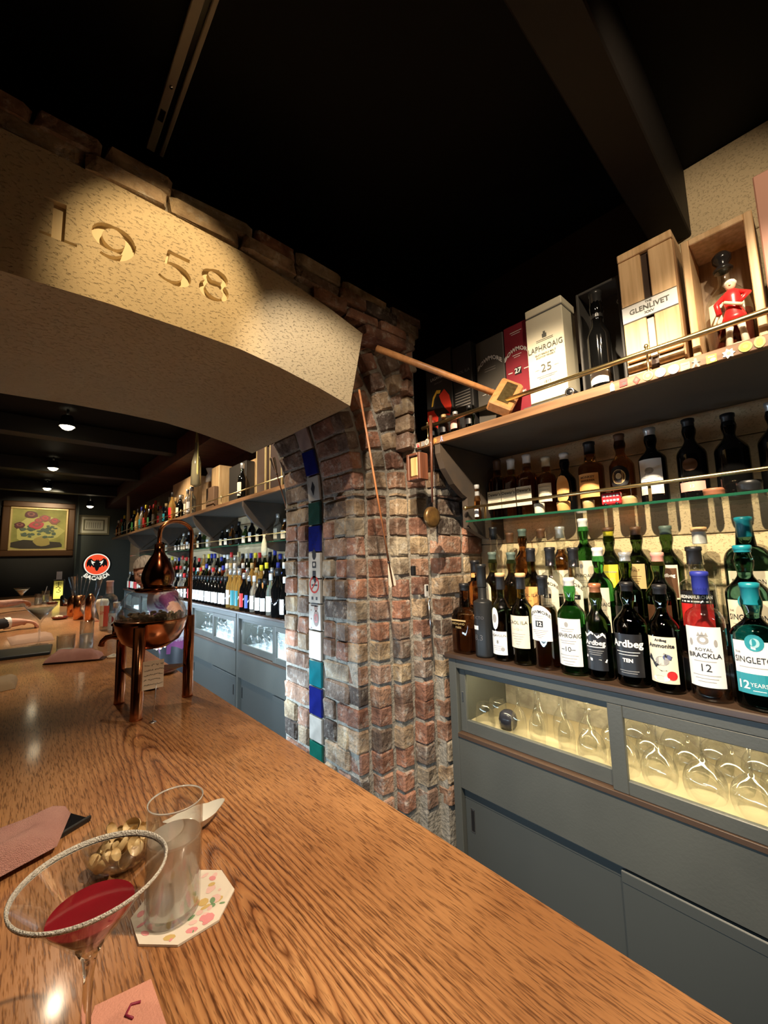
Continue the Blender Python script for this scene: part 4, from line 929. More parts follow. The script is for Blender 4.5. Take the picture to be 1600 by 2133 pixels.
bottle('liqueur_bottle', 'almost black bottle nearest the camera on the glass shelf', 1.60, 0.075, ZG, 0.272, 0.0424, glass=G_BLACK, cap=(silver, .05))
# small things standing in front on the glass shelf
for (y, r, h, c, d) in [(.715, .018, .038, cream, 'pale ring-shaped pot in front of the bottles on the glass shelf'), (.625, .022, .034, orange_, 'cream and orange little tub on the glass shelf'), (.54, .018, .028, gold, 'gold jar lid on the glass shelf by the red toy bus'), (.415, .022, .026, gold, 'flat gold tin on the glass shelf past the red toy bus'),
                        (.205, .024, .020, pcol('clay', (.30, .12, .06)), 'reddish clay dish on the glass shelf'), (.13, .026, .030, MATTE, 'black round tin on the glass shelf')]:
    o = MB().lathe([(r*.9, 0), (r, .003), (r, h*.55), (r*1.04, h*.6), (r*1.04, h-.002), (r*.95, h)], n=22).build('small_pot', c, None, (1.432, y, ZG)); tag(o, d, 'pot')
tb = thing('toy_bus', 'small red double-decker toy bus on the glass shelf edge', 'toy', (1.418, .462, ZG))
m = MB().bev(-.010, .010, -.028, .028, .004, .042, .003); m.build('bus_body', pcol('bus_red', (.62, .02, .03), .35), tb)
for r_ in (.014, .029):
    for j in range(5): MB().box(-.0108, -.0100, -.024+j*.010, -.017+j*.010, r_, r_+.006).build('window', WHITE, tb)
for yy in (-.017, .017): MB().tube([(-.0112, yy, .005), (.0112, yy, .005)], .005, 12).build('wheel', BLACK, tb)
# ================================================================== TOP SHELF (near)
ZT = .4905
def carton(name, label, y0, y1, h, x0, d, m_, texts=(), rects=(), cat='box', lidz=None, extra=None, z=ZT, lean=0):
    t = thing(name, label, cat, (x0, (y0+y1)/2, z)); W = (y1-y0)/2
    MB().bev(0, d, -W, W, 0, h if not lidz else lidz, .0025).build('box_body', m_, t)
    if lidz: MB().bev(.0015, d-.0015, -W+.0015, W-.0015, lidz, lidz+.006, .001).build('seam', pcol('seam_grey', (.12, .12, .11)), t); MB().bev(0, d, -W, W, lidz+.006, h, .0025).build('lid', m_, t)
    if texts or rects:
        b = MB(); mats = []
        def mi(c):
            if c not in mats: mats.append(c)
            return mats.index(c)
        for i, (a, c, e, f, col) in enumerate(rects): k = mi(col); x = -.0006-.0001*i; b.add([(x, -a, e), (x, -c, e), (x, -c, f), (x, -a, f)], [(0, 1, 2, 3)], k)
        for tx in texts:
            st, size, zt, col = tx[:4]; bold = tx[4] if len(tx) > 4 else 0; sx = tx[5] if len(tx) > 5 else 1; ar = tx[6] if len(tx) > 6 else 0; dx = tx[7] if len(tx) > 7 else 0
            flat_text(b, st, size, -.0022, -dx, zt, mi(col), sx, bold, arc=ar)
        b.build('printing', mats, t)
    return t
tgrey = pcol('print_grey', (.10, .10, .085)); sv = pcol('print_silver', (.62, .60, .56)); dimw = pcol('print_dim', (.22, .20, .18))
chr_ = pcol('carton_black', (.030, .027, .024), .45); chr2 = pcol('carton_charcoal', (.062, .055, .046), .5); mar = pcol('carton_maroon', (.20, .018, .028), .4); ivory = pcol('carton_ivory', (.80, .74, .56), .45)
t = carton('whisky_carton', 'black carton with a large red and yellow figure against the brick wall, top shelf', 1.005, 1.150, .40, 1.320, .10, chr_, [('LAGAVULIN', .020, .285, sv, 0, .8), ('DISTILLERY', .009, .262, dimw)])
b = MB(); rd = pcol('art_red', (.78, .045, .02)); ye = pcol('art_yellow', (.85, .50, .05)); ok_ = MB()
def artp(pts, mi, x): b.add([(x, -p, q_) for p, q_ in pts], [tuple(range(len(pts)))], mi)
artp([(-.07, .03), (-.018, .03), (-.008, .11), (-.02, .145), (-.07, .15)], 0, -.0008)
artp([(-.005, .20), (.03, .225), (.055, .19), (.066, .14), (.055, .10), (.03, .11), (.01, .15)], 0, -.0008)
artp([(-.045, .165), (-.035, .205), (-.012, .232), (.012, .225), (.005, .212), (-.012, .216), (-.028, .195), (-.036, .165)], 1, -.0010)
artp([(-.03, .14), (-.018, .195), (0, .205), (.012, .17), (.03, .14), (.055, .11), (.02, .115), (-.01, .11)], 2, -.0012)
b.build('printed_art', [rd, ye, BLACK], t)
carton('whisky_carton', 'black slim carton with faint grey lettering, second from the brick wall, top shelf', .905, 1.000, .385, 1.322, .10, pcol('carton_ink', (.018, .017, .017), .45), [('CAOL ILA', .018, .265, dimw), ], [(-.040, .035, .180-.012*i, .184-.012*i, dimw) for i in range(6)])
carton('whisky_carton', 'charcoal carton numbered 25 with arched silver lettering, top shelf', .772, .898, .372, 1.345, .10, chr2, [('BOWMORE', .024, .285, sv, .0006, .9, 8), ('25', .026, .145, sv, .0004)], [(-.025, .025, .245-.010*i, .2475-.010*i, dimw) for i in range(2)]+[(-.04, -.024, .143, .145, sv)])
carton('whisky_carton', 'maroon carton numbered 27 beside the ivory one, top shelf', .666, .768, .375, 1.345, .10, mar, [('BOWMORE', .0225, .275, sv, .0006, .9, 9), ('27', .026, .190, sv, .0006), ("THE VINTNER'S", .009, .105, sv, .0003, .9, 0, 0), ('TRILOGY', .009, .092, sv, .0003)],
       [(-.013, .014, .176, .204, BLACK), (-.040, -.022, .188, .191, sv), (.024, .042, .188, .191, sv), (-.024, .024, .343, .3455, sv), (-.018, .018, .335, .337, sv), (-.018, .018, .252, .254, sv), (-.012, .012, .244, .2455, sv)])
t = carton('whisky_carton', 'tall ivory carton numbered 25 with a grey lid seam, top shelf', .530, .662, .382, 1.316, .105, ivory,
       [('LAPHROAIG', .0285, .222, tgrey, .0001, .80), ('25', .040, .148, tgrey), ('—1815—', .014, .098, tgrey), ('ISLAY SINGLE MALT', .0085, .200, tgrey, .0002), ('SCOTCH WHISKY', .0085, .190, tgrey, .0002)],
       [(-.042, -.026, .146, .1475, tgrey), (.026, .042, .146, .1475, tgrey), (-.036, .036, .120, .1215, tgrey), (-.028, .028, .114, .1155, tgrey), (-.030, .030, .2465, .248, tgrey), (-.030, .030, .252, .2535, tgrey), (-.008, .008, .258, .272, tgrey), (-.004, .004, .272, .280, tgrey)], lidz=.348)
# low plinth under the ivory carton's front, and a small round capped tube lying by it
tag(MB().bev(1.275, 1.312, .520, .668, ZT, ZT+.012, .001).build('display_plinth', [pcol('plinth_grey', (.10, .10, .09))]), 'flat dark plinth in front of the ivory carton', 'plinth')
tb = thing('metal_tube', 'short black tube with a steel rim lying right of the ivory carton', 'tube', (1.262, .505, ZT+.0145)); MB().tube([(.002, 0, 0), (.055, 0, 0)], .0135, 20).build('tube_body', BLACK, tb); MB().shell([(.010, -.0005), (.0142, -.001), (.0142, .004)], 20, 0, (0, 0, 0), Matrix.Rotation(radians(90), 4, 'Y')).build('tube_rim', STEEL, tb)
# open dark case with a bottle in front
t = thing('presentation_case', 'open dark presentation case standing behind a black bottle, top shelf', 'case', (1.345, .428, ZT)); dk = pcol('case_grey', (.070, .066, .060), .5)
MB().bev(.09, .10, -.066, .066, 0, .372, .002).build('case_back', dk, t)
for s in (-1, 1): MB().bev(0, .09, s*.062-.004, s*.062+.004, 0, .372, .002).build('case_side', dk, t)
MB().bev(0, .09, -.058, .058, .364, .372, .002).build('case_top', dk, t); MB().bev(0, .09, -.058, .058, 0, .008, .001).build('case_floor', dk, t)
b = MB(); flat_text(b, 'O', .030, .0885, -.040, .335, 0, 1, .0002); b.build('printing', sv, t)
bottle('whisky_bottle', 'glossy black bottle with a faceted body in front of the dark case', 1.308, .422, ZT, .327, .033, hs=.52, sh=.18, rn=.015, glass=G_BLACK, cap=(pcol('foil_dark', (.05, .05, .05), .3, .5), .09), labels=[L(z=(.018, .055), hw=.028, bg=sv)], n=10)
# pale oak slatted box
t = thing('wooden_whisky_box', 'pale oak slatted whisky box with a white band, top shelf', 'box', (1.300, .281, ZT)); W = .068
MB().bev(.012, .10, -W, W, 0, .378, .002).build('box_core', pcol('box_core_dark', (.045, .025, .016)), t)
for (a, b_) in ((-W, -.010), (.010, W)): MB().bev(0, .012, a, b_, .060, .375, .002).build('slat', LOAK, t)
MB().bev(0, .10, -W-.001, W+.001, .378, .402, .002).build('lid', LOAK, t)
for s in (-1, 1): MB().bev(.012, .10, s*W-.003, s*W+.003, 0, .378, .001).build('side_board', wood('oak_side', (.30, .16, .07), (.42, .24, .11), 2), t)
for (a, b_, c, d) in ((-W, -.010, .030, .050), (.010, W, .030, .050), (-W, -.010, .002, .022), (.010, W, .002, .022)): MB().bev(0, .012, a, b_, c, d, .001).build('lower_slat', LOAK, t)
MB().bev(.0, .012, -.008, .008, .058, .170, .0006).build('paper_strip', cream, t)
b = MB().bev(-.0015, 0, -W, W, .180, .228, .0004); flat_text(b, 'THE', .009, -.0022, 0, .221, 1, 1, .0003); flat_text(b, 'GLENLIVET', .021, -.0022, 0, .206, 1, .95, .0005); flat_text(b, 'XXV', .010, -.0022, 0, .190, 1, 1.2, .0003)
for yy in (.1775, .2295): b.box(-.0012, 0, -W, W, yy, yy+.0015, 1)
b.build('paper_band', [wht, tgrey], t)
# framed oak box with decanter
t = thing('framed_oak_box', 'pale oak open-fronted box framing a decanter, top shelf', 'box', (1.300, .122, ZT)); W = .073; H_ = .345
for s in (-1, 1): MB().bev(0, .13, s*(W-.0085)-.0085, s*(W-.0085)+.0085, 0, H_, .002).build('side_board', LOAK, t)
MB().bev(0, .13, -W+.017, W-.017, H_-.018, H_, .002).build('top_board', LOAK, t); MB().bev(0, .13, -W+.017, W-.017, 0, .016, .002).build('bottom_board', LOAK, t)
MB().bev(.122, .13, -W+.017, W-.017, .016, H_-.018, .001).build('back_board', wood('box_back', (.30, .20, .12), (.50, .36, .22), 2), t)
t = thing('decanter', 'rounded decanter with cream label inside the oak frame box', 'decanter', (1.362, .121, ZT+.0165))
MB().lathe([(.040, 0), (.046, .006), (.049, .05), (.049, .115), (.044, .150), (.030, .175), (.017, .190), (.013, .205), (.013, .225), (.019, .228), (.019, .233)], n=26, sx=.8).build('glass_body', G_CLEAR, t)
MB().lathe([(.038, .003), (.045, .010), (.0475, .05), (.0475, .105)], n=26, sx=.8).build('liquid', mat('dark_liquor', (.10, .015, .008), .1, 0, .35), t)
MB().lathe([(.020, .233), (.022, .237), (.017, .243), (.012, .250), (.020, .262), (.021, .275), (.013, .285)], n=20).build('stopper', pcol('stopper_black', (.02, .018, .018), .15), t)
add_label(t, .049, .8, 1, False, L(z=(.065, .135), hw=.038, bg=cream, t=[('THE', .008, .125, flesh_t), ('GLEN', .017, .108, flesh_t, .0002)]))
# red-coated figurine
t = thing('figurine', 'red-coated porcelain figurine with pipes before the oak frame box', 'figurine', (1.294, .105, ZT)); sk = pcol('figurine_skin', (.70, .45, .30)); rdm = pcol('figurine_red', (.62, .02, .02), .3)
MB().lathe([(.030, 0), (.032, .004), (.028, .010), (.020, .013)], n=20, sx=.7).build('base', pcol('figurine_base', (.60, .52, .38)), t)
for s in (-1, 1): MB().tube([(0, s*.016, .012), (0, s*.013, .045), (0, s*.009, .078)], .006, 10, rs=[.008, .0065, .010]).build('leg', pcol('figurine_white', (.74, .68, .56)), t)
MB().lathe([(.027, .070), (.023, .085), (.015, .108), (.018, .135), (.016, .150), (.006, .158)], n=18, sx=.8).build('coat', rdm, t)
MB().tube([(0, .014, .145), (-.012, .030, .125), (-.018, .026, .095)], .006, 8).build('sleeve', rdm, t); MB().tube([(0, -.014, .145), (-.010, -.032, .130), (-.020, -.012, .108)], .006, 8).build('sleeve', rdm, t)
MB().tube([(-.022, -.020, .100), (-.022, .014, .120)], .004, 8).tube([(-.018, .030, .090), (-.014, .042, .062)], .003, 6).build('pipes', pcol('figurine_cream', (.72, .62, .42)), t)
hd = MB(); hd.sph((0, 0, .168), .012, 14, 0, .95, .9, 1.15); hd.sph((-.0115, 0, .166), .0025, 8); hd.build('head', sk, t); MB().sph((.003, 0, .174), .013, 12, 0, 1, 1, .9).build('hair', pcol('figurine_grey', (.62, .60, .55)), t)
t = carton('whisky_carton', 'rose-beige carton at the right end of the top shelf, taller than the frame box', -.09, .040, .425, 1.300, .10, pcol('carton_rose', (.52, .26, .18), .5), [('MALT', .02, .26, tgrey)])
# miniatures and dark odds at the wall end of the shelf, behind the rail
mini = [(1.095, .09, G_BLACK, pcol('cap_dkred', (.3, .04, .02)), 'dark miniature bottle nearest the brick wall on the top shelf'), (1.035, .10, G_AMBER, gold, 'miniature bottle with gold cap and black label on the top shelf'), (.975, .095, G_AMBER, silver, 'miniature bottle with pink label on the top shelf'), (.905, .10, G_DGREEN, blk, 'miniature bottle with dark label near the mallet')]
for (y, h, g, cp, d) in mini:
    bottle('miniature_bottle', d, 1.292, y, ZT, h, .020, glass=g, rn=.008, cap=(cp, .02), labels=[L(z=(.02, .06), hw=.018, bg=pink_ if 'pink' in d else blk)], n=16)
bl = thing('black_bird_ornament', 'small furry black ornament perched by the red figure carton', 'ornament', (1.290, 1.105+.035, ZT))
# ------------------------------------------------------------------ wooden mallet leaning over the rail
bpy.data.objects.remove(bl)
t = thing('wooden_mallet', 'big wooden mallet with a brass plate, head on the shelf and handle against the brick', 'mallet', (1.293, .745, .572))
hx = Vector((1.293, .745, .572)); tip = Vector((1.010, 1.128, .825))
axis = (tip-hx).normalized()
zax = Vector((.12, -.62, -.80)); zax = (zax-axis*zax.dot(axis)).normalized(); xax = zax.cross(axis)
Mh = Matrix((xax, axis, zax)).transposed().to_4x4()
MB().bev(-.022, .022, -.044, .044, -.080, .080, .006, 0, Mh).build('mallet_head', MALW, t)
n_ = Mh.to_3x3()
MB().tube([n_ @ Vector((0, .040, 0)), n_ @ Vector((0, (tip-hx).length, 0))], .0115, 14, rs=[.0115, .0135]).build('handle', MALW, t)
side = -1 if (n_ @ Vector((-1, 0, 0))).x < 0 else 1
b = MB().box(side*.0225-.0006, side*.0225+.0006, -.021, .021, -.060, .060, 0, Mh)
MALL_ = b.build('brass_plate', mat('aged_brass', (.09, .065, .025), .45, .8, noise=(60, (.16, .12, .05))), t)

# ------------------------------------------------------------------ arrows, ladle, wooden box, tongs on the brick
def arrow(p0, p1, label, n=.004):
    t = thing('arrow', label, 'arrow', tuple(p1)); a = Vector(p0)-Vector(p1); d = a.normalized()
    MB().tube([a, d*.0], n, 8, rs=[n*.9, n]).build('shaft', wood('arrow_wood_%d' % (p0[0]*100), (.30, .11, .04), (.42, .17, .07), 2), t)
    MB().tube([d*.088, d*.094], n*1.25, 8).build('binding', BLACK, t)
    u = d.cross(Vector((0, 1, 0))).normalized()
    for s in (-1, 1):
        m = MB(); w_ = u*s; th_ = Vector((0, -1, 0))*.0006
        P = [d*.088+w_*.004, d*.060+w_*.011, d*.010+w_*.018, d*.0+w_*.014, d*.004+w_*.004]
        m.add([p+th_ for p in P]+[p-th_ for p in P], [(0, 1, 2, 3, 4), (9, 8, 7, 6, 5)]+[(i, (i+1) % 5, 5+(i+1) % 5, 5+i) for i in range(5)]); m.build('feather', pcol('feather', (.72, .66, .54)), t)
    return t
arrow((.872, 1.075, .600), (1.020, 1.085, -.105), 'long wooden arrow hanging point-up beside the stone lintel, cream feathers')
arrow((1.066, 1.940, .245), (.972, 1.940, .545), 'second arrow at the far corner of the arch, feathers up', .0035)
t = thing('long_handled_pan', 'round brown skimmer pan hanging by a long dark handle before the brick', 'pan', (1.212, 1.045, .50))
MB().tube([(.008, 0, .072), (.006, .002, -.10), (.001, .003, -.285)], .005, 8, rs=[.007, .0055, .004]).build('handle', pcol('rust_brown', (.10, .035, .018), .4), t)
R90 = Matrix.Translation((-.004, .004, -.345)) @ Matrix.Rotation(radians(-92), 4, 'Z') @ Matrix.Rotation(radians(90), 4, 'Y')
MB().lathe([(.001, .006), (.020, .007), (.034, .004), (.041, -.004), (.043, -.004), (.040, .009), (.030, .013), (.001, .014)], n=28, M=R90).build('pan', mat('pan_brown', (.20, .115, .035), .35, .5, noise=(35, (.10, .05, .02))), t)
MB().tube([(.0, 0, -.04), (.018, 0, -.06), (.016, .002, -.30)], .0012, 6).build('wire', STEEL, t)
t = thing('hanging_wooden_box', 'small dark-framed wooden box hanging below the shelf corner', 'box', (1.180, 1.092, .36))
fr_ = wood('frame_redbrown', (.10, .035, .018), (.17, .06, .03), 2); s_ = .036
for a in (-1, 1): MB().bev(-.026, .026, a*.030-.007, a*.030+.007, -.055, .055, .003).build('frame_side', fr_, t)
for a in (-1, 1): MB().bev(-.026, .026, -.023, .023, a*.049-.006, a*.049+.006, .003).build('frame_end', fr_, t)
MB().bev(-.020, .020, -.021, .021, -.041, .041, .005).build('inner_block', wood('block_yellow', (.42, .27, .10), (.60, .42, .19), 2), t)
MB().tube([(0, 0, .055), (.012, .02, .085), (.05, .03, .10)], .0012, 6).build('cord', BLACK, t)
t = thing('mixing_tool', 'chromed clip and thin steel rod hanging on the brick pier', 'tool', (1.262, 1.140, -.145))
MB().bev(-.012, .012, -.003, .003, -.02, .032, .004).build('clip_plate', mat('clip_white', (.75, .74, .72), .2, .4), t); MB().bev(-.005, .005, -.0045, -.003, .005, .028, .002).build('clip_slot', BLACK, t)
for s in (-1, 1): MB().tube([(s*.006, -.004, -.018), (s*.014, -.006, -.030), (s*.008, -.004, -.042)], .0025, 8).build('clip_arm', STEEL, t)
MB().tube([(.004, -.004, -.03), (.016, -.004, -.21)], .0025, 8).build('rod', STEEL, t)
t = tag(MB().bev(1.195, 1.215, 1.150, 1.166, -.075, -.035, .003).build('iron_hook', BLACK), 'small dark hook behind the arrow feathers', 'hook')
# ceiling track
t = thing('ceiling_track', 'beige lighting track on the black ceiling above the carved lintel', 'track', (.262, -.9, CEIL))
trm = mat('track_beige', (.30, .26, .20), .5)
MB().bev(-.028, -.004, 0, 2.26, -.020, -.0002, .002).build('rail_side', trm, t); MB().bev(.010, .022, 0, 2.26, -.020, -.0002, .002).build('rail_side', trm, t); MB().box(-.004, .010, 0, 2.24, -.008, -.0002).build('track_slot', BLACK, t)
MB().bev(-.022, -.008, 2.10, 2.14, -.0215, -.0195, .001).build('contact_plate', BLACK, t); MB().tube([(-.015, 2.02, -.024), (-.015, 2.02, -.019)], .0045, 10).build('screw', STEEL, t)
# ================================================================== COPPER STILL
SX, SY = .338, .510+1.006
OX, OY = .0118, -.0108
t = thing('copper_still', 'copper and glass tabletop still on three tubular legs', 'still', (SX, SY, -.45)); T0 = Vector((SX, SY, -.45))
def rel(x, y, z): return (x-SX, y-SY, z+.45)
legs = [(.283, 1.410, .262, .0165), (.456, 1.523, .270, .0165), (.274, 1.616, .262, .0150)]
for (x, y, h, r) in legs:
    MB().lathe([(r*1.06, 0), (r*1.06, .006), (r, .010), (r, h)], rel(x, y, -.45), 20).build('leg', COPPER, t)
MB().tube([rel(.300, 1.515, -.44), rel(.300, 1.515, -.19)], .006, 10).build('inner_rod', COPPERD, t)
tri = [(x-SX, y-SY) for x, y, h, r in legs]; MB().prism(tri, .104, .110, 2).build('leg_shelf', COPPERD, t)
MB().shell([(.052, .366), (.070, .358), (.088, .335), (.1005, .300), (.104, .270)], 40).build('glass_dome', THINW, t)
MB().lathe([(.001, .178), (.050, .184), (.082, .205), (.099, .238), (.1045, .262), (.1055, .268), (.104, .274), (.098, .274)], n=40).build('copper_bowl', COPPER, t)
m = MB(); rr = random.Random(5)
for i in range(90):
    a, r = rr.uniform(0, 2*pi), .090*sqrt(rr.random()); m.sph((r*cos(a), r*sin(a), .274+rr.uniform(0, .014)), rr.uniform(.005, .009), 6, 0, 1, 1, .7)
o = m.build('spice_and_ice_fill', [mat('botanical_fill', (.62, .58, .46), .08, 0, .7, noise=(60, (.40, .34, .22)))], t); o['kind'] = 'stuff'
MB().lathe([(.056, .360), (.060, .364), (.060, .370), (.050, .374)], (OX*.5, OY*.5, 0), 36).build('neck_ring', COPPERD, t)
MB().lathe([(.040, .372), (.046, .385), (.0495, .402), (.048, .420), (.040, .445), (.028, .468), (.019, .482), (.015, .496), (.0145, .515)], (OX, OY, 0), 36).build('onion_head', COPPERD, t)
MB().lathe([(.0085, .490), (.0085, .520)], (OX, OY, 0), 16).build('pipe_sleeve', COPPER, t)
ax_ = Vector((.456-SX, .007, 0)); pts = [Vector((OX, OY, .505)), Vector((OX, OY, .553))]
for i in range(1, 12):
    a = pi*i/12; k_ = (1-cos(a))/2; pts.append(Vector((OX+(ax_.x-OX)*k_, OY+(.007-OY)*k_, .553+.042*sin(a))))
pts += [Vector((ax_.x, .007, .553)), Vector((ax_.x, .007, .262))]
MB().tube(pts, .0068, 12).build('swan_neck_pipe', COPPER, t)
MB().tube([(.045, .002, .367), (ax_.x, .007, .366)], .0045, 10).build('cross_arm', COPPER, t)
dl = Vector((-.74, .67, 0)); p0 = dl*.085+Vector((0, 0, .212))
MB().tube([p0, dl*.125+Vector((0, 0, .220)), dl*.145+Vector((0, 0, .216)), dl*.158+Vector((0, 0, .204)), dl*.162+Vector((0, 0, .190))], .008, 12, rs=[.009, .0085, .0085, .008, .0095]).build('spout', COPPER, t)
MB().tube([dl*.122+Vector((0, 0, .22)), dl*.122+Vector((0, 0, .250))], .0055, 10).sph(dl*.122+Vector((0, 0, .256)), .010, 10, 0, 1, 1, .6).build('valve_knob', COPPERD, t)

# card on a pick
t = thing('menu_card_on_pick', 'small handwritten price card clipped on a metal pick in front of the still', 'card', (.313, 1.352, -.45))
MB().lathe([(.010, 0), (.010, .002), (.002, .003)], n=14).build('pick_foot', STEEL, t); MB().tube([(0, 0, 0), (.004, 0, .06), (.006, -.001, .105)], .0011, 6).build('pick', STEEL, t)
b = MB().bev(-.030, .025, 0, .0012, .093, .172, .0004); rr = random.Random(11)
for r_ in range(5):
    x = -.026
    while x < .020:
        w_ = rr.uniform(.003, .008)
        b.tube([(x+w_*i/4, -.0006, .160-r_*.0135+rr.uniform(-.0025, .0025)) for i in range(5)], .0005, 4, 1); x += w_+rr.choice([.0008, .0008, .005])
cd = b.build('card', [pcol('card_paper', (.78, .68, .55)), INK], t)
tag(MB().lathe([(.001, 0), (.022, 0), (.024, .004), (.024, .013), (.018, .017), (.001, .018)], n=24).build('black_puck', BLACK, None, (.385, 1.71, -.45)), 'small black round lid on the counter beneath the still', 'lid')
tag(MB().lathe([(.030, 0), (.050, .004), (.056, .011), (.053, .012), (.030, .005), (.001, .005)], n=28, sx=1, sy=1.3).build('brown_dish', mat('brown_dish', (.12, .05, .03), .3), None, (.475, 1.93, -.45)), 'shallow dark brown oval dish at the counter edge behind the still', 'dish')

# ================================================================== NEAR COUNTER ITEMS
CT = -.4495
t = thing('martini_glass', 'large martini glass of dark red cocktail with a frosted rim, nearest the camera', 'glass', (.070, .497, CT)); H = .161
MB().shell([(.001, .004), (.012, .003), (.034, .0005), (.035, .001), (.034, .002), (.010, .006), (.0045, .014), (.0038, .04), (.0042, .075), (.0065, .092), (.0110, .1005), (.001, .1006)], 40).build('stem_and_foot', solid_glass('clear_solid_glass', (.97, .97, .96)), t)
MB().shell([(.004, .0935), (.0115, .101), (.061, H)], 56).shell([(.0595, H), (.0105, .102)], 56).build('bowl', THINB, t)
RED = mat('red_cocktail', (.20, .010, .016), .08, 0, .0, coat=.3, noise=(20, (.13, .006, .010)))
MB().lathe([(.001, .1010), (.0095, .1025), (.0345, .1315), (.0340, .1322)], n=48).build('cocktail', RED, t)
fr = MB(); n = 64
fr.shell([(.0588, H-.0045), (.0614, H-.0025), (.0618, H), (.0606, H+.0012), (.0594, H+.0002), (.0586, H-.003)], n)
fr.build('sugar_rim', mat('sugar_rim', (.85, .80, .72), .5, bump=(600, .8)), t)
t = thing('highball_glass', 'straight tall glass of water on the floral coaster', 'glass', (.1745, .6185, CT+.0032)); 
MB().shell([(.001, .001), (.031, .001), (.0325, .004), (.0335, .135)], 40).shell([(.0320, .135), (.0305, .010), (.001, .009)], 40).build('tumbler_wall', THINW, t)
MB().shell([(.0328, .1335), (.0338, .1345), (.0335, .1358), (.0325, .1358), (.0318, .1345)], 40).build('rim', mat('glass_rim', (.85, .86, .84), .1, 0, .7), t)
MB().lathe([(.001, .0095), (.0300, .0105), (.0315, .092), (.0310, .0925)], n=40).build('water', mat('water', (.88, .87, .80), .32, 0, .80), t)
t = thing('floral_coaster', 'eight-sided paper coaster with pink flowers and green leaves under the water glass', 'coaster', (.190, .622, CT)); 
oc = [(.062*cos(radians(22.5+45*i)), .062*sin(radians(22.5+45*i))) for i in range(8)]
b = MB().prism(oc, 0, .0025, 2, 0); rr = random.Random(4); mats_ = [pcol('paper', (.74, .66, .56)), pcol('pink_petal', (.72, .28, .30)), pcol('leaf', (.18, .30, .16)), pcol('pale_pink', (.76, .50, .46)), pcol('ochre', (.60, .42, .16))]
for i in range(60):
    a, r = rr.uniform(0, 2*pi), .053*sqrt(rr.random()); cx, cy = r*cos(a), r*sin(a); s_ = rr.uniform(.002, .008); k = rr.choice([1, 1, 2, 3, 3, 4]); rz_ = rr.uniform(0, pi); e_ = rr.uniform(.4, 1)
    b.add([(cx+s_*(cos(q_)*cos(rz_)-e_*sin(q_)*sin(rz_)), cy+s_*(cos(q_)*sin(rz_)+e_*sin(q_)*cos(rz_)), .0026+i*.000004) for q_ in [2*pi*j/8 for j in range(8)]], [tuple(range(8))], k)
b.build('printed_paper', mats_, t)
t = thing('small_white_dish', 'small white folded dish behind the water glass', 'dish', (.250, .778, CT)); 
def fn(u, v):
    a = 2*pi*u; r = .012+.026*v; k = 1+.35*max(0, cos(a))**6+.35*max(0, cos(a-pi*.85))**6
    return (r*k*cos(a), r*.75*sin(a), .001+.020*v*v+.006*v*max(0, cos(2*a)))
MB().grid(fn, 32, 5).lathe([(.012, 0), (.012, .0015)], n=24).build('dish_body', mat('white_porcelain', (.76, .74, .68), .15, coat=.3), t)
# bowl of nut shells
t = thing('glass_snack_bowl', 'small glass bowl heaped with pistachio shells behind the martini glass', 'bowl', (.142, .768, CT)); t.scale = (1.25, 1.25, 1.2)
MB().shell([(.001, .003), (.022, .003), (.034, .012), (.040, .028), (.042, .038)], 36).shell([(.0405, .038), (.038, .028), (.031, .015), (.001, .008)], 36).build('bowl_glass', THINW, t)
rr = random.Random(8); shm = mat('pistachio_shell', (.78, .60, .34), .45, noise=(60, (.58, .40, .18)))
hs_ = MB()
for iv in range(1):
    nn = 10
    def fs(u, v): return (.011*cos(u*pi), .0072*sin(u*pi)*cos(v*pi), -.0068*sin(u*pi)*sin(v*pi))
    hs_.grid(fs, 8, 6)
shell_me = hs_.mesh('nut_shell', [shm])
for i in range(34):
    a, r = rr.uniform(0, 2*pi), .030*sqrt(rr.random()); o = bpy.data.objects.new('nut_shell', shell_me); COL.objects.link(o); o.parent = t
    o.location = (r*cos(a), r*sin(a), .014+.034*rr.random()*(1-r/.045)); o.rotation_euler = (rr.uniform(-1.2, 1.2), rr.uniform(-1.2, 1.2), rr.uniform(0, 6)); s_ = rr.uniform(.9, 1.25); o.scale = (s_, s_, s_)
def cloth(name, pts, label, z0=0, th_=.010, m_=None, cat='towel', fold=.004, seed=1, lift=None):
    """folded towel from an outline: layered pillow-like sheet with wrinkles"""
    rr = random.Random(seed); ph = [rr.uniform(0, 6) for _ in range(6)]
    A, B, C_, D = [Vector((p[0], p[1], 0)) for p in pts]
    def top(u, v):
        p = A*(1-u)*(1-v)+B*u*(1-v)+C_*u*v+D*(1-u)*v; e = min(1, 6*min(u, 1-u, v, 1-v)); 
        h = th_*sqrt(e)+fold*e*(sin(5*u+ph[0]+3*v)+sin(9*v+ph[1])*.6+sin(13*u-7*v+ph[2])*.4)+(lift(u, v) if lift else 0)
        return (p.x, p.y, max(.0006, h))
    def bot(u, v): q_ = top(1-u, v); return (q_[0], q_[1], min(.0005, q_[2]))
    c0 = (A+B+C_+D)/4
    m = MB(); m.grid(lambda u, v: tuple(Vector(top(u, v))-Vector((c0.x, c0.y, 0))), 26, 18); m.grid(lambda u, v: tuple(Vector(bot(u, v))-Vector((c0.x, c0.y, 0))), 26, 18)
    return tag(m.build(name, m_, None, (c0.x, c0.y, CT+z0)), label, cat)
TOWEL = mat('pink_terry', (.95, .52, .45), .95, bump=(900, .9), noise=(30, (.88, .45, .39)))
t = thing('black_tray', 'glossy black tray with a raised edge under the pink towel at the left', 'tray', (-.01, .905, CT)); 
MB().bev(-.135, .130, -.040, .050, 0, .004, .0015, 0, Matrix.Rotation(radians(28), 4, 'Z')).build('tray_plate', mat('black_gloss', (.012, .012, .014), .06, coat=.5), t)
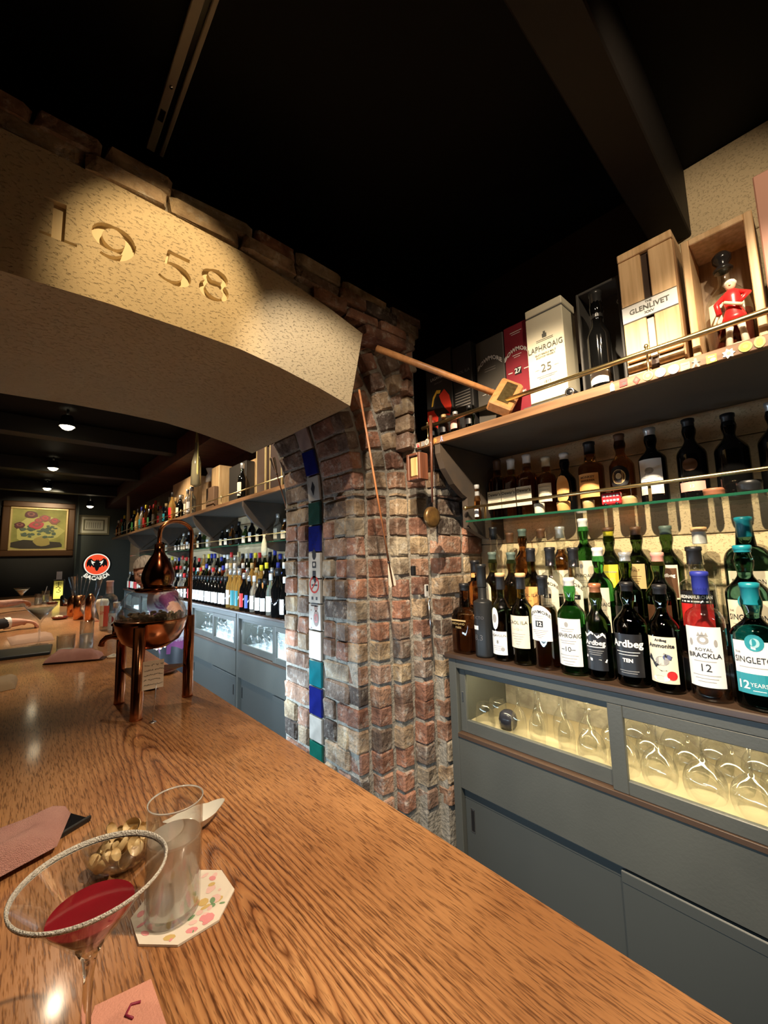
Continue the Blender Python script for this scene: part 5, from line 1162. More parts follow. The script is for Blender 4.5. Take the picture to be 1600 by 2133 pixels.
for a, b_ in ((-.041, -.036), (.045, .050)): MB().bev(-.135, .130, a, b_, .003, .009, .001, 0, Matrix.Rotation(radians(28), 4, 'Z')).build('tray_lip', BLACK, t)
cloth('pink_towel', [(-.12, .800), (.072, .868), (.098, .965), (-.12, .92)], 'rolled pink towel lying on the black tray at the left edge', .010, .032, TOWEL, fold=.0055, seed=2)
cloth('pink_napkin', [(.020, .40), (.085, .555), (.134, .545), (.135, .42)], 'pink paper napkin with a small dark mark beneath the martini glass', 0, .0012, mat('pink_paper', (.66, .30, .22), .8, bump=(500, .3)), 'napkin', .0003, 3)
b = MB().tube([(.111, .512, CT+.0024), (.106, .520, CT+.0026), (.112, .528, CT+.0026), (.120, .524, CT+.0026)], .0012, 6)
tag(b.build('printed_mark', pcol('mark_plum', (.25, .02, .05))), 'small plum-coloured mark printed on the pink napkin', 'mark')
bpy.data.objects['pink_napkin']; mk = bpy.data.objects['printed_mark']; nk = bpy.data.objects['pink_napkin']
mk.parent = nk; mk.location = -nk.location
for k_ in ('label', 'category'): del mk[k_]
# ---------------- further along the counter
THN = THIN
def water_glass(x, y, h, r, lvl, label, name='water_glass', liq=None):
    t = thing(name, label, 'glass', (x, y, CT)); MB().shell([(.001, .002), (r*.93, .002), (r*.95, .006), (r, h), (r*.95, h), (r*.9, .010), (.001, .009)], 24).build('glass_wall', THINW, t)
    MB().lathe([(.001, .010), (r*.90, .0105), (r*.93, lvl), (r*.92, lvl+.0005)], n=24).build('water', liq or bpy.data.materials['water'], t); return t
water_glass(.292, 2.662, .165, .031, .095, 'tall water glass standing behind the rolled pink towel')
water_glass(.208, 2.672, .100, .039, .030, 'short rocks glass left of the tall water glass', 'rocks_glass', pcol('ice_water', (.6, .58, .5), .1))
def martini(x, y, label, s=1.0, liq=(.55, .50, .38)):
    t = thing('martini_glass', label, 'glass', (x, y, CT)); H = .17*s
    MB().shell([(.001, .004), (.034*s, .001), (.010, .006), (.004, .014), (.004, .09*s), (.010, .10*s), (.058*s, H), (.056*s, H)], 28).build('glass_wall', THINW, t)
    MB().lathe([(.001, .105*s), (.045*s, .155*s), (.044*s, .1555*s)], n=24).build('cocktail', mat('pale_cocktail_%d' % (y*10), liq, .15), t); return t
martini(.115, 3.03, 'martini glass with pale drink standing on the dark folder', 1.3).location.z = CT+.0165
martini(.06, 6.35, 'martini glass held by the farther left-hand guest', 1.25)
tag(MB().bev(-.16, .165, -.13, .13, 0, .016, .003).build('dark_folder', [mat('folder_navy', (.02, .03, .04), .35)], None, (.0, 2.90, CT), radians(-5)), 'thick dark blue folder or menu under the martini glass at the left', 'menu')
tg = thing('towel_tray', 'dark narrow tray holding a rolled pink towel, halfway along the counter', 'tray', (.235, 2.47, CT)); MB().bev(-.12, .12, -.035, .035, 0, .006, .003, 0, Matrix.Rotation(radians(-25), 4, 'Z')).build('tray_plate', mat('dark_tray', (.05, .025, .02), .3), tg)
cloth('pink_towel', [(.115, 2.485), (.315, 2.385), (.345, 2.47), (.145, 2.575)], 'rolled pink towel on a narrow tray in front of the tall water glass', .008, .040, TOWEL, fold=.006, seed=5)
tag(MB().tube([(0, 0, .006), (.025, .01, .012), (.045, .005, .010), (.030, -.010, .006), (.005, -.006, .006)], .006, 8).build('white_wrapper', pcol('wrapper', (.75, .73, .66))), 'white crumpled wrapper at the right end of the pink towel', 'wrapper').location = (.350, 2.405, CT)
cloth('beige_towel', [(-.12, 2.06), (.022, 2.10), (.030, 2.26), (-.12, 2.24)], 'beige folded towel at the left edge, in front of the dark folder', 0, .035, mat('beige_cloth', (.34, .26, .18), .9), fold=.004, seed=6)
cloth('folded_napkin', [(.0, 3.25), (.20, 3.28), (.20, 3.60), (-.02, 3.60)], 'brownish folded cloth behind the martini glass on the folder', 0, .020, mat('brown_cloth', (.36, .22, .15), .9), fold=.003, seed=7)
ashm = mat('red_glass_dish', (.16, .02, .015), .1, coat=.5)
for (x, y, d) in ((.300, 4.50, 'small red-brown snack dish, nearest of the three on the far counter'), (.470, 5.95, 'small red-brown snack dish by the mixing tools'), (.345, 6.40, 'small pale snack dish farthest along the counter')):
    o = MB().lathe([(.040, 0), (.052, .006), (.060, .022), (.055, .022), (.045, .010), (.001, .009)], n=22).build('snack_dish', ashm, None, (x, y, CT)); tag(o, d, 'dish')
    s = MB(); rr = random.Random(int(y*7))
    for i in range(9): s.sph((rr.uniform(-.03, .03), rr.uniform(-.03, .03), .022), .012, 6)
    o2 = s.build('snacks', pcol('snack', (.62, .50, .34)), o); o2['kind'] = 'stuff'
water_glass(.290, 6.70, .15, .038, .10, 'tall glass with a straw on the far counter', 'highball_glass')
tag(MB().tube([(0, 0, 0), (.02, .0, .10)], .0035, 8).build('drinking_straw', WHITE, None, (.280, 6.70, CT+.105)), 'pale straw standing in the far tall glass', 'straw')
water_glass(.215, 6.45, .13, .036, .08, 'clear glass left of the one with a straw', 'tumbler')
# mixing vessels and tools
t = thing('copper_mixing_cup', 'copper cup holding glass swizzle sticks, largest of the bar tools group', 'cup', (.410, 4.32, CT)); MB().lathe([(.030, 0), (.036, .004), (.040, .10), (.043, .20), (.040, .20), (.034, .02)], n=24).build('cup_body', COPPER, t)
for i in range(5): MB().tube([(-.01+.005*i, 0, .05), (-.06+.035*i, .01*i, .36+.02*(i % 2))], .004, 6).build('swizzle_stick', THINW if i % 2 else mat('dark_stick', (.03, .03, .035), .2), t)
for (x, y, r, h, m_, d) in ((.465, 4.12, .036, .22, COPPER, 'tall copper shaker in front of the swizzle cup'), (.395, 4.62, .045, .19, COPPER, 'wide copper cup left of the tall shaker'), (.520, 4.05, .038, .20, THINW, 'clear crystal mixing beaker right of the copper shaker')):
    o = MB().lathe([(r*.8, 0), (r*.9, .004), (r, h*.6), (r*.95, h*.8), (r*.6, h*.92), (r*.35, h)], n=22).build('bar_vessel', m_, None, (x, y, CT)); tag(o, d, 'shaker')
for (x, y, d, tilt) in ((.500, 4.30, 'tall narrow glass flute leaning right among the bar tools', .12), (.405, 4.45, 'tall narrow glass flute leaning left among the bar tools', -.12)):
    o = MB().shell([(.028, 0), (.005, .01), (.005, .18), (.014, .22), (.028, .36), (.027, .36)], 18).build('tall_flute', THINW, None, (x, y, CT+.20)); o.rotation_euler = (0, tilt, 0); tag(o, d, 'glass'); o.location.z = CT
bottle('gin_bottle', 'clear bottle with pale and red label left of the still', .500, 3.47, CT, .34, .052, hs=.55, sh=.16, rn=.019, kind='dome', glass=G_CLEAR, fill=pcol('pale_spirit', (.5, .42, .36), .1), level=.3, cap=(pcol('cap_rose', (.60, .38, .34)), .09), rz=radians(35),
       labels=[L(z=(.03, .17), hw=.045, bg=cream, t=[('GIN', .03, .12, red)], rects=[(.012, .045, .03, .17, pcol('label_rosered', (.50, .08, .06)))])])
bottle('spirit_bottle', 'squat bottle with round maroon and blue label next to the clear gin bottle', .560-.04, 3.30, CT, .20, .045, hs=.55, sh=.2, rn=.018, kind='dome', glass=G_CLEAR, cap=(silver, .04), rz=radians(35), labels=[L(z=(.02, .13), hw=.040, bg=pcol('label_bluewhite', (.45, .55, .62)), discs=[(0, .09, .024, pcol('label_maroon', (.25, .05, .05)))])])
tag(MB().shell([(.012, 0), (.020, .06), (.038, .12), (.045, .16), (.036, .185), (.001, .19)], 18, 0, (0, 0, 0), None, 1, .7).build('white_towel', pcol('white_towel', (.68, .64, .52), .9), None, (.515, 3.88, CT)), 'white towel draped upright over a tool behind the gin bottle', 'towel')
tag(MB().lathe([(.018, 0), (.020, .003), (.020, .10), (.012, .12)], n=16).build('dark_bitters_bottle', G_BLACK, None, (.41, 6.0, CT)), 'small dark bottle beside the glowing sign', 'bottle')
# lit table sign
t = thing('table_sign', 'upright glowing yellow table lamp box with a black brush character', 'lamp', (.434, 7.07, CT)); MB().bev(-.062, .062, 0, .05, 0, .27, .004).build('lamp_frame', BLACK, t)
b = MB(); b.add([(-.050, -.0012, .015), (.050, -.0012, .015), (.050, -.0012, .255), (-.050, -.0012, .255)], [(0, 1, 2, 3)], 0)
m_ = bpy.data.materials.new('lamp_paper'); m_.use_nodes = True; N_ = m_.node_tree.nodes; B_ = N_['Principled BSDF']; B_.inputs['Base Color'].default_value = (.5, .42, .1, 1); tc = N_.new('ShaderNodeTexCoord'); gr = N_.new('ShaderNodeTexGradient'); gr.gradient_type = 'SPHERICAL'; mp = N_.new('ShaderNodeMapping')
mp.inputs['Location'].default_value = (0, 0, -.8); mp.inputs['Scale'].default_value = (7, 7, 8); mp.inputs['Location'].default_value = (0, 0, -.75)
lk = m_.node_tree.links; lk.new(tc.outputs['Object'], mp.inputs[0]); lk.new(mp.outputs[0], gr.inputs[0]); mu = N_.new('ShaderNodeMath'); mu.operation = 'MULTIPLY_ADD'; mu.inputs[1].default_value = 1.3; mu.inputs[2].default_value = .10; lk.new(gr.outputs[1], mu.inputs[0]); lk.new(mu.outputs[0], B_.inputs['Emission Strength']); B_.inputs['Emission Color'].default_value = (.75, .62, .10, 1)
for (a, c, e, f) in ((-.030, .032, .222, .230), (-.004, .004, .185, .245), (-.026, .028, .196, .203)): b.box(a, c, -.0022, -.0014, e, f, 1)
b.tube([(-.028, -.002, .165), (0, -.002, .178), (.022, -.002, .160), (.0, -.002, .135), (.026, -.002, .118), (.008, -.002, .098), (-.020, -.002, .108)], .005, 6, 1)
b.build('lit_face', [m_, INK], t); MB().bev(-.03, .03, .02, .022, .275, .38, .001).build('card', WHITE, t); bpy.data.objects[t.name].rotation_euler[2] = radians(-8)
# ================================================================== FAR ROOM
_fb = {}
def far_bottle(glass, lab, cap, H, R, text=False, label='', x=0, y=0, z=0, group=None):
    k = (glass.name, lab.name if lab else '', cap.name, H, R)
    if k not in _fb:
        m = MB(); rn = R*.36
        m.lathe([(R*.9, 0), (R, .006), (R, H*.56), (R*.85, H*.63), (rn*1.2, H*.74), (rn, H*.80), (rn, H*.86)], n=14)
        m.lathe([(rn*1.15, H*.84), (rn*1.2, H-.004), (rn, H)], n=12, mi=1)
        if lab:
            m.grid(lambda u, v: surf(R, 1, 1, False, R*1.5*(u-.5)*1.25, H*(.10+.36*v), .001), 8, 1, 2, True)
        _fb[k] = m.mesh('bottle', [glass, cap]+([lab] if lab else []))
    o = bpy.data.objects.new('spirit_bottle', _fb[k]); COL.objects.link(o); o.location = (x, y, z); o.rotation_euler[2] = rnd.uniform(-.15, .15)
    return tag(o, label, 'bottle', group)
GB = [('black', G_BLACK), ('dark green', G_DGREEN), ('amber', G_AMBER), ('clear', mat('clear_filled', (.75, .72, .62), .04, 0, .85)), ('golden', mat('golden_filled', (.62, .38, .10), .05, 0, .7))]
LB = [('white', wht), ('cream', cream), ('red', red), ('blue', pcol('label_blue', (.06, .12, .45))), ('teal', teal), ('orange', orange_), ('green', pcol('label_green', (.08, .35, .10))), ('gold', gold), ('black', blk)]
CB = [('black', blk), ('silver', silver), ('white', whitecap), ('gold', gold), ('red', red), ('blue', blucap), ('yellow', ylcap)]
def od(i): return ordinal(i)
spec = [(2.545, 'black', 'white', 'white', .28, .036), (2.645, 'black', None, 'black', .34, .050), (2.755, 'clear', 'cream', 'white', .30, .034), (2.845, 'black', 'white', 'black', .26, .036), (2.935, 'black', 'white', 'black', .26, .036),
        (3.03, 'clear', 'white', 'white', .28, .034), (3.125, 'black', 'blue', 'silver', .28, .034), (3.22, 'black', 'red', 'silver', .30, .036), (3.315, 'golden', 'teal', 'silver', .335, .036), (3.41, 'golden', 'teal', 'silver', .335, .036), (3.505, 'golden', 'white', 'silver', .335, .036)]
y = 3.60; r7 = random.Random(9)
while y < 4.5: spec.append((y, 'black', 'white', 'black', .265, .036)); y += .088
while y < 7.7: spec.append((y, r7.choice(['black', 'amber', 'clear']), r7.choice(['white', 'cream', 'red']), r7.choice(['black', 'red', 'silver']), .28, .036)); y += .12
GD, LD, CD = dict(GB), dict(LB), dict(CB)
for i, (y, g, l, c, H, R) in enumerate(spec):
    far_bottle(GD[g], LD[l] if l else None, CD[c], H, R, label='%s bottle %s, front row beyond the arch, %s from the pier' % (g, ('with %s label' % l) if l else 'bulky matte', od(i+1)), x=1.375, y=y, z=ZA, group='front row bottles beyond the arch')
for row, (x, z, nm, H0) in enumerate(((1.477, ZB, 'second', .27), (1.585, ZC_, 'back', .29))):
    y = 2.56; i = 0
    while y < 7.7:
        i += 1; g = r7.choice(GB); l = r7.choice(LB); c = r7.choice(CB)
        far_bottle(g[1], l[1], c[1], H0+r7.choice([-.02, 0, .02]), .035, label='%s bottle, %s label, %s cap, %s row past arch, %s from pier' % (g[0], l[0], c[0], nm, od(i)), x=x, y=y, z=z, group='%s row bottles beyond the arch' % nm)
        y += r7.uniform(.085, .10) if y < 4.6 else .16
y = 2.5; i = 0
while y < 6.6:
    i += 1; g = r7.choice([GB[0], GB[1], GB[2], GB[3], GB[0]]); l = r7.choice([LB[0], LB[1], LB[8]]); c = r7.choice([CB[0], CB[1]])
    if any(abs(y-b-.014) < .052 for b in (2.97, 4.15, 5.7, 7.3)): y += .055; continue
    far_bottle(g[1], l[1], c[1], r7.choice([.17, .20, .22]), .032, label='%s little bottle with %s label on the far glass shelf, %s from the pier' % (g[0], l[0], od(i)), x=1.50, y=y, z=ZG, group='bottles on the far glass shelf')
    y += r7.uniform(.09, .17)
# drawstring bag hanging from the far rod
t = thing('cloth_bag', 'small pale drawstring cloth bag hanging from the far brass rod', 'bag', (1.372, 2.86, .205))
MB().lathe([(.001, -.165), (.030, -.160), (.036, -.12), (.030, -.07), (.014, -.035), (.010, -.028), (.020, -.008), (.016, -.006), (.006, -.02)], n=18, sx=.5).build('bag_body', mat('bag_cloth', (.70, .64, .42), .9, bump=(80, .4)), t); MB().tube([(0, 0, -.03), (.010, .0, -.004), (.020, 0, 0)], .002, 6).build('cord', cream, t)
# ---- top shelf beyond the arch
pk = pcol('frame_gold', (.55, .42, .20), .4)
def fbox(y0, y1, h, m_, d, x0=1.33, dep=.10): return carton('gift_box', d, y0, y1, h, x0, dep, m_)
t = thing('framed_case', 'tall dark case with pale edges nearest the pier on the far top shelf', 'case', (1.34, 2.62, ZT)); MB().bev(0, .06, -.09, .09, 0, .36, .002).build('case_body', pcol('case_brown', (.07, .05, .045)), t)
for s in (-1, 1): MB().bev(-.003, .01, s*.088-.005, s*.088+.005, 0, .36, .001).build('edge_strip', pk, t)
t = thing('framed_case', 'second tall brown case with pale edges on the far top shelf', 'case', (1.34, 2.86, ZT)); MB().bev(0, .06, -.075, .075, 0, .37, .002).build('case_body', pcol('case_brown2', (.12, .08, .06)), t)
for s in (-1, 1): MB().bev(-.003, .01, s*.073-.005, s*.073+.005, 0, .37, .001).build('edge_strip', pk, t)
fbox(3.02, 3.38, .36, LOAK, 'wide pale oak panel box behind the black carton, far top shelf', 1.42, .05)
fbox(3.14, 3.50, .335, chr_, 'big black carton behind a white-labelled bottle, far top shelf', 1.345, .07)
far_bottle(G_BLACK, cream, silver, .30, .037, label='black bottle with large cream label before the big black carton', x=1.305, y=3.12, z=ZT)
fbox(3.70, 3.90, .40, wood('tan_box', (.52, .34, .16), (.66, .46, .24), 2), 'tall tan wooden box with dark seam, far top shelf', 1.33, .12); fbox(3.70, 3.90, .20, pcol('brown_half', (.20, .12, .07)), 'brown half-height box before the tall tan box', 1.285, .04)
fbox(4.02, 4.22, .30, LOAK, 'low pale box right of the ribboned bottle, far top shelf', 1.35, .10)
o = MB().lathe([(.03, 0), (.05, .01), (.045, .07), (.030, .10), (.045, .14), (.048, .15)], n=18).build('white_jug', whitecap, None, (1.40, 4.12, ZT+.3005)); tag(o, 'white jug standing on the low pale box', 'jug')
fbox(4.75, 5.55, .50, LOAK, 'very wide pale wooden chest, largest on the far top shelf', 1.42, .2)
bx = [(4.42, .30, .045, 'clear', 'white', 'clear bottle wrapped in plastic next to hanging vessel'), (4.55, .29, .036, 'clear', 'cream', 'clear bottle left of the hanging glass vessel'), (4.80, .26, .045, 'black', 'cream', 'round black bottle with cream label before the wooden chest')]
for (y, H, R, g, l, d) in bx: far_bottle(GD[g], LD[l], silver, H, R, label=d+', far top shelf', x=1.31, y=y, z=ZT)
y = 5.0; i = 0
while y < 8.6:
    i += 1; g = r7.choice(GB); l = r7.choice(LB); far_bottle(g[1], l[1], r7.choice(CB)[1], r7.choice([.24, .30, .34]), .038, label='%s bottle, %s label, far top shelf, %s past the round black one' % (g[0], l[0], od(i)), x=1.31+.07*(i % 2), y=y, z=ZT, group='bottles along the far top shelf'); y += .13
tag(MB().tube([(0, 0, 0), (-.02, .02, .80)], .02, 8, rs=[.030, .018]).build('pale_rod', pcol('rod_pale', (.70, .60, .40)), None, (1.31, 7.62, ZT)), 'tall pale pointed rod standing on the far top shelf', 'rod')
t = thing('hanging_vessel', 'long narrow glass vessel in yellow cords hanging from a ceiling hook', 'vessel', (1.16, 3.80, CEIL)); cord = pcol('cord_yellow', (.50, .46, .16))
MB().tube([(0, 0, -.001), (0, 0, -.05), (.01, .01, -.065), (0, .015, -.08)], .004, 8).build('hook', STEEL, t)
for s in (-1, 1): MB().tube([(0, .01, -.07), (0, s*.035, -.30), (0, s*.040, -.55), (0, 0, -.66)], .006, 8, rs=[.003, .006, .010, .010]).build('cord', cord, t)
MB().lathe([(.001, -.68), (.045, -.66), (.040, -.45), (.018, -.35), (.016, -.28), (.02, -.27)], n=16).build('glass_flask', mat('flask_fill', (.5, .45, .3), .1, 0, .6), t)

# ---- far end wall
t = thing('framed_painting', 'gilt framed flower still life on the dark far wall', 'painting', (.257, 9.32, .66)); W, H = .49, .475
gil = mat('gilt_frame', (.10, .045, .018), .35, .2); gil2 = mat('gilt_inner', (.62, .46, .20), .4, .3)
for (a, b_, c, d) in ((-W, W, H-.10, H), (-W, W, -H, -H+.10), (-W, -W+.10, -H+.1, H-.1), (W-.10, W, -H+.1, H-.1)): MB().bev(a, b_, -.05, 0, c, d, .012).build('frame_rail', gil, t)
for (a, b_, c, d) in ((-W+.1, W-.1, H-.13, H-.10), (-W+.1, W-.1, -H+.10, -H+.13), (-W+.1, -W+.13, -H+.13, H-.13), (W-.13, W-.10, -H+.13, H-.13)): MB().bev(a, b_, -.04, 0, c, d, .006).build('inner_moulding', gil2, t)
b = MB().box(-W+.12, W-.12, -.02, -.010, -H+.12, H-.12, 0); rr = random.Random(2)
def blob(cx, cz, r, k, e=1, n=12, wob=.2):
    global _bd; _bd += .0002
    b.add([(cx+r*cos(2*pi*i/n)*(1+wob*rr.uniform(-1, 1)), -.0205-_bd, cz+e*r*sin(2*pi*i/n)*(1+wob*rr.uniform(-1, 1))) for i in range(n)], [tuple(range(n))], k)
_bd = 0
blob(.0, -.02, .30, 6, .85); blob(-.02, -.27, .36, 5, .22); blob(.04, -.22, .11, 4, .8)
for i in range(40): blob(rr.uniform(-.22, .22), rr.uniform(-.14, .06), rr.uniform(.02, .045), 3, rr.uniform(.3, .8), 7)
for (cx, cz, r, k) in ((-.12, .25, .085, 2), (-.26, .06, .07, 2), (.07, .19, .08, 1), (.20, .15, .075, 1), (-.04, .07, .095, 7), (-.02, .15, .06, 1)):
    blob(cx, cz, r, k, .75, 12); blob(cx, cz+.008, r*.6, 1 if k != 1 else 7, .7, 10); blob(cx, cz+.01, r*.3, k, .7, 8)
b.build('canvas', [mat('canvas_ochre', (.26, .25, .06), .6, noise=(5, (.42, .38, .10))), pcol('rose_dusky', (.30, .09, .07)), pcol('rose_dark', (.10, .015, .02)), pcol('leaf_greyblue', (.09, .13, .09)), pcol('vase_gold', (.42, .32, .09)), pcol('table_brown', (.04, .03, .02)), pcol('canvas_glow', (.55, .50, .15)), pcol('rose_bright', (.55, .06, .08))], t)
t = thing('framed_certificate', 'framed certificate on the green far wall', 'certificate', (1.075, 9.62, .785)); 
m = MB()
for (a, b_, c, d) in ((-.25, .25, .155, .19), (-.25, .25, -.19, -.155), (-.25, -.215, -.155, .155), (.215, .25, -.155, .155)): m.bev(a, b_, -.03, 0, c, d, .005)
m.build('frame', pcol('cert_frame', (.30, .26, .14)), t); b = MB().box(-.22, .22, -.012, -.001, -.16, .16, 0).box(-.17, .17, -.0145, -.013, -.11, .11, 1).box(-.145, .145, -.0165, -.015, -.09, .09, 0)
for i in range(7): b.box(-.12+.035*i, -.112+.035*i, -.0175, -.0167, -.06, .05, 1)
b.build('certificate_sheet', [pcol('cert_paper', (.85, .80, .62)), pcol('cert_ink', (.25, .22, .12))], t)
t = thing('glass_wall_sign', 'round red bat emblem sign with white lettering on the green far wall', 'sign', (1.155, 9.62, .02)); R_ = .205
def ry_(pts, mi, d, mb): mb.add([(p, -d, q_) for p, q_ in pts], [tuple(range(len(pts)))], mi)
b = MB(); b.lathe([(R_*1.13, 0), (R_*1.13, .02), (R_*1.10, .022)], n=40, mi=3, M=Matrix.Rotation(radians(90), 4, 'X'))
circ = lambda r, n=40: [(r*cos(2*pi*i/n), r*sin(2*pi*i/n)) for i in range(n)]
ry_(circ(R_*1.02), 1, .0225, b); ry_(circ(R_*.93), 0, .0230, b)
wing = [(0, .075), (.012, .10), (.02, .085), (.035, .07), (.06, .075), (.10, .12), (.145, .095), (.165, .03), (.16, -.05), (.13, -.01), (.105, -.055), (.085, -.015), (.055, -.06), (.04, -.05), (.02, -.11), (0, -.13)]
ry_(wing+[(-a, z_) for a, z_ in wing[::-1][1:-1]], 2, .0236, b)
for s in (-1, 1): ry_([(s*.03, .045), (s*.07, .06), (s*.10, .085), (s*.085, .02), (s*.05, -.02), (s*.065, .02)], 1, .0242, b)
vs, fs = text_mesh('BACARDI', .105, .004, .95)
Rt = R_*1.30
b.add([((Rt-p[1])*sin(p[0]/Rt), -.0246, -(Rt-p[1])*cos(p[0]/Rt)) for p in vs], fs, 1)
sgm = mat('sign_red', (.75, .08, .03), .4, emis=((.8, .07, .02), .5)); b.build('emblem_panel', [sgm, mat('sign_white', (.85, .80, .70), .4, emis=((.9, .85, .7), .45)), BLACK, BLACK], t)

# ---- ceiling spotlights: real fixtures for the visible far lamps
for i, (x, y, z, tx, ty, tz, p) in enumerate(LAMPS+[(.93, 9.0, 1.12, .9, 9.0, 0, 0)]):
    t = thing('ceiling_spotlight', 'black ceiling spotlight with glowing bulb, %s from the carved lintel' % ordinal(i+1), 'lamp', (x, y, z), 0, 'far room ceiling spotlights')
    MB().tube([(0, 0, .045), (0, 0, CEIL-z-.001)], .010, 8).build('stem', BLACK, t)
    MB().shell([(.030, .055), (.044, .045), (.052, 0), (.058, -.045)], 20).build('housing', BLACK, t)
    MB().sph((0, 0, -.034), .052, 14, 0, 1, 1, .8).build('bulb', mat('bulb_glow', (1, .9, .7), .5, emis=((1, .84, .55), 9)), t)

# ================================================================== PEOPLE
SKIN = mat('skin', (.62, .34, .24), .5, noise=(30, (.54, .27, .19)), sss=.05); SHIRT = mat('purple_shirt', (.16, .035, .12), .8, noise=(5, (.40, .37, .39), .52, .56)); HAIRM = mat('grey_hair', (.16, .13, .11), .7, stretch=(60, 8, 8), noise=(3, (.40, .35, .30)))
def skin_mesh(name, nodes, edges, mats, parent, lvl=2, root=0):
    me = bpy.data.meshes.new(name); me.from_pydata([n_[0] for n_ in nodes], edges, []); o = bpy.data.objects.new(name, me); COL.objects.link(o)
    if parent: o.parent = parent
    md = o.modifiers.new('s', 'SKIN'); md.use_smooth_shade = True
    if not me.skin_vertices: 
        bpy.context.view_layer.objects.active = o
        bm = bmesh.new(); bm.from_mesh(me); bm.verts.layers.skin.verify(); bm.to_mesh(me); bm.free()
    for i, n_ in enumerate(nodes):
        r = n_[1]; r = (r, r) if not isinstance(r, tuple) else r; me.skin_vertices[0].data[i].radius = r
        me.skin_vertices[0].data[i].use_root = (i == root)
    s = o.modifiers.new('d', 'SUBSURF'); s.levels = lvl; s.render_levels = lvl
    bpy.context.view_layer.update()
    nm = bpy.data.meshes.new_from_object(o.evaluated_get(bpy.context.evaluated_depsgraph_get())); o.modifiers.clear(); o.data = nm
    nm.materials.clear()
    for m_ in (mats if isinstance(mats, list) else [mats]): nm.materials.append(m_)
    for p in nm.polygons: p.use_smooth = True
    return o
def hand_nodes(nodes, edges, wi, wrist, fdir, side, up, curl=.5, s=1.0):
    """palm + four unequal curled fingers + thumb, appended to a body skeleton at wrist vertex wi"""
    f = Vector(fdir).normalized(); sd = Vector(side).normalized(); u = Vector(up).normalized(); w_ = Vector(wrist)
    pc = len(nodes); nodes.append((tuple(w_+f*.045*s), (.026*s, .014*s))); edges.append((wi, pc))
    for k, (off, ln) in enumerate(((-.027, .068), (-.009, .078), (.009, .073), (.027, .058))):
        b0 = w_+f*.075*s+sd*off*s; L_ = ln*s; prev = pc; d = f.copy(); p = b0
        i0 = len(nodes); nodes.append((tuple(p), .0092*s)); edges.append((prev, i0)); prev = i0
        for j, fr in enumerate((.45, .3, .25)):
            a = curl*(.5+.6*j); d2 = (f*cos(a)-u*sin(a)); p = p+d2*L_*fr; i0 = len(nodes); nodes.append((tuple(p), (.0088-.001*j)*s)); edges.append((prev, i0)); prev = i0
    b0 = w_+f*.025*s-sd*.030*s; i0 = len(nodes); nodes.append((tuple(b0), .012*s)); edges.append((pc, i0))
    p = b0+(f*.6-sd*.6-u*.3).normalized()*.034*s; i1 = len(nodes); nodes.append((tuple(p), .010*s)); edges.append((i0, i1)); p = p+(f*.8-sd*.2-u*.4).normalized()*.026*s; i2 = len(nodes); nodes.append((tuple(p), .0088*s)); edges.append((i1, i2))
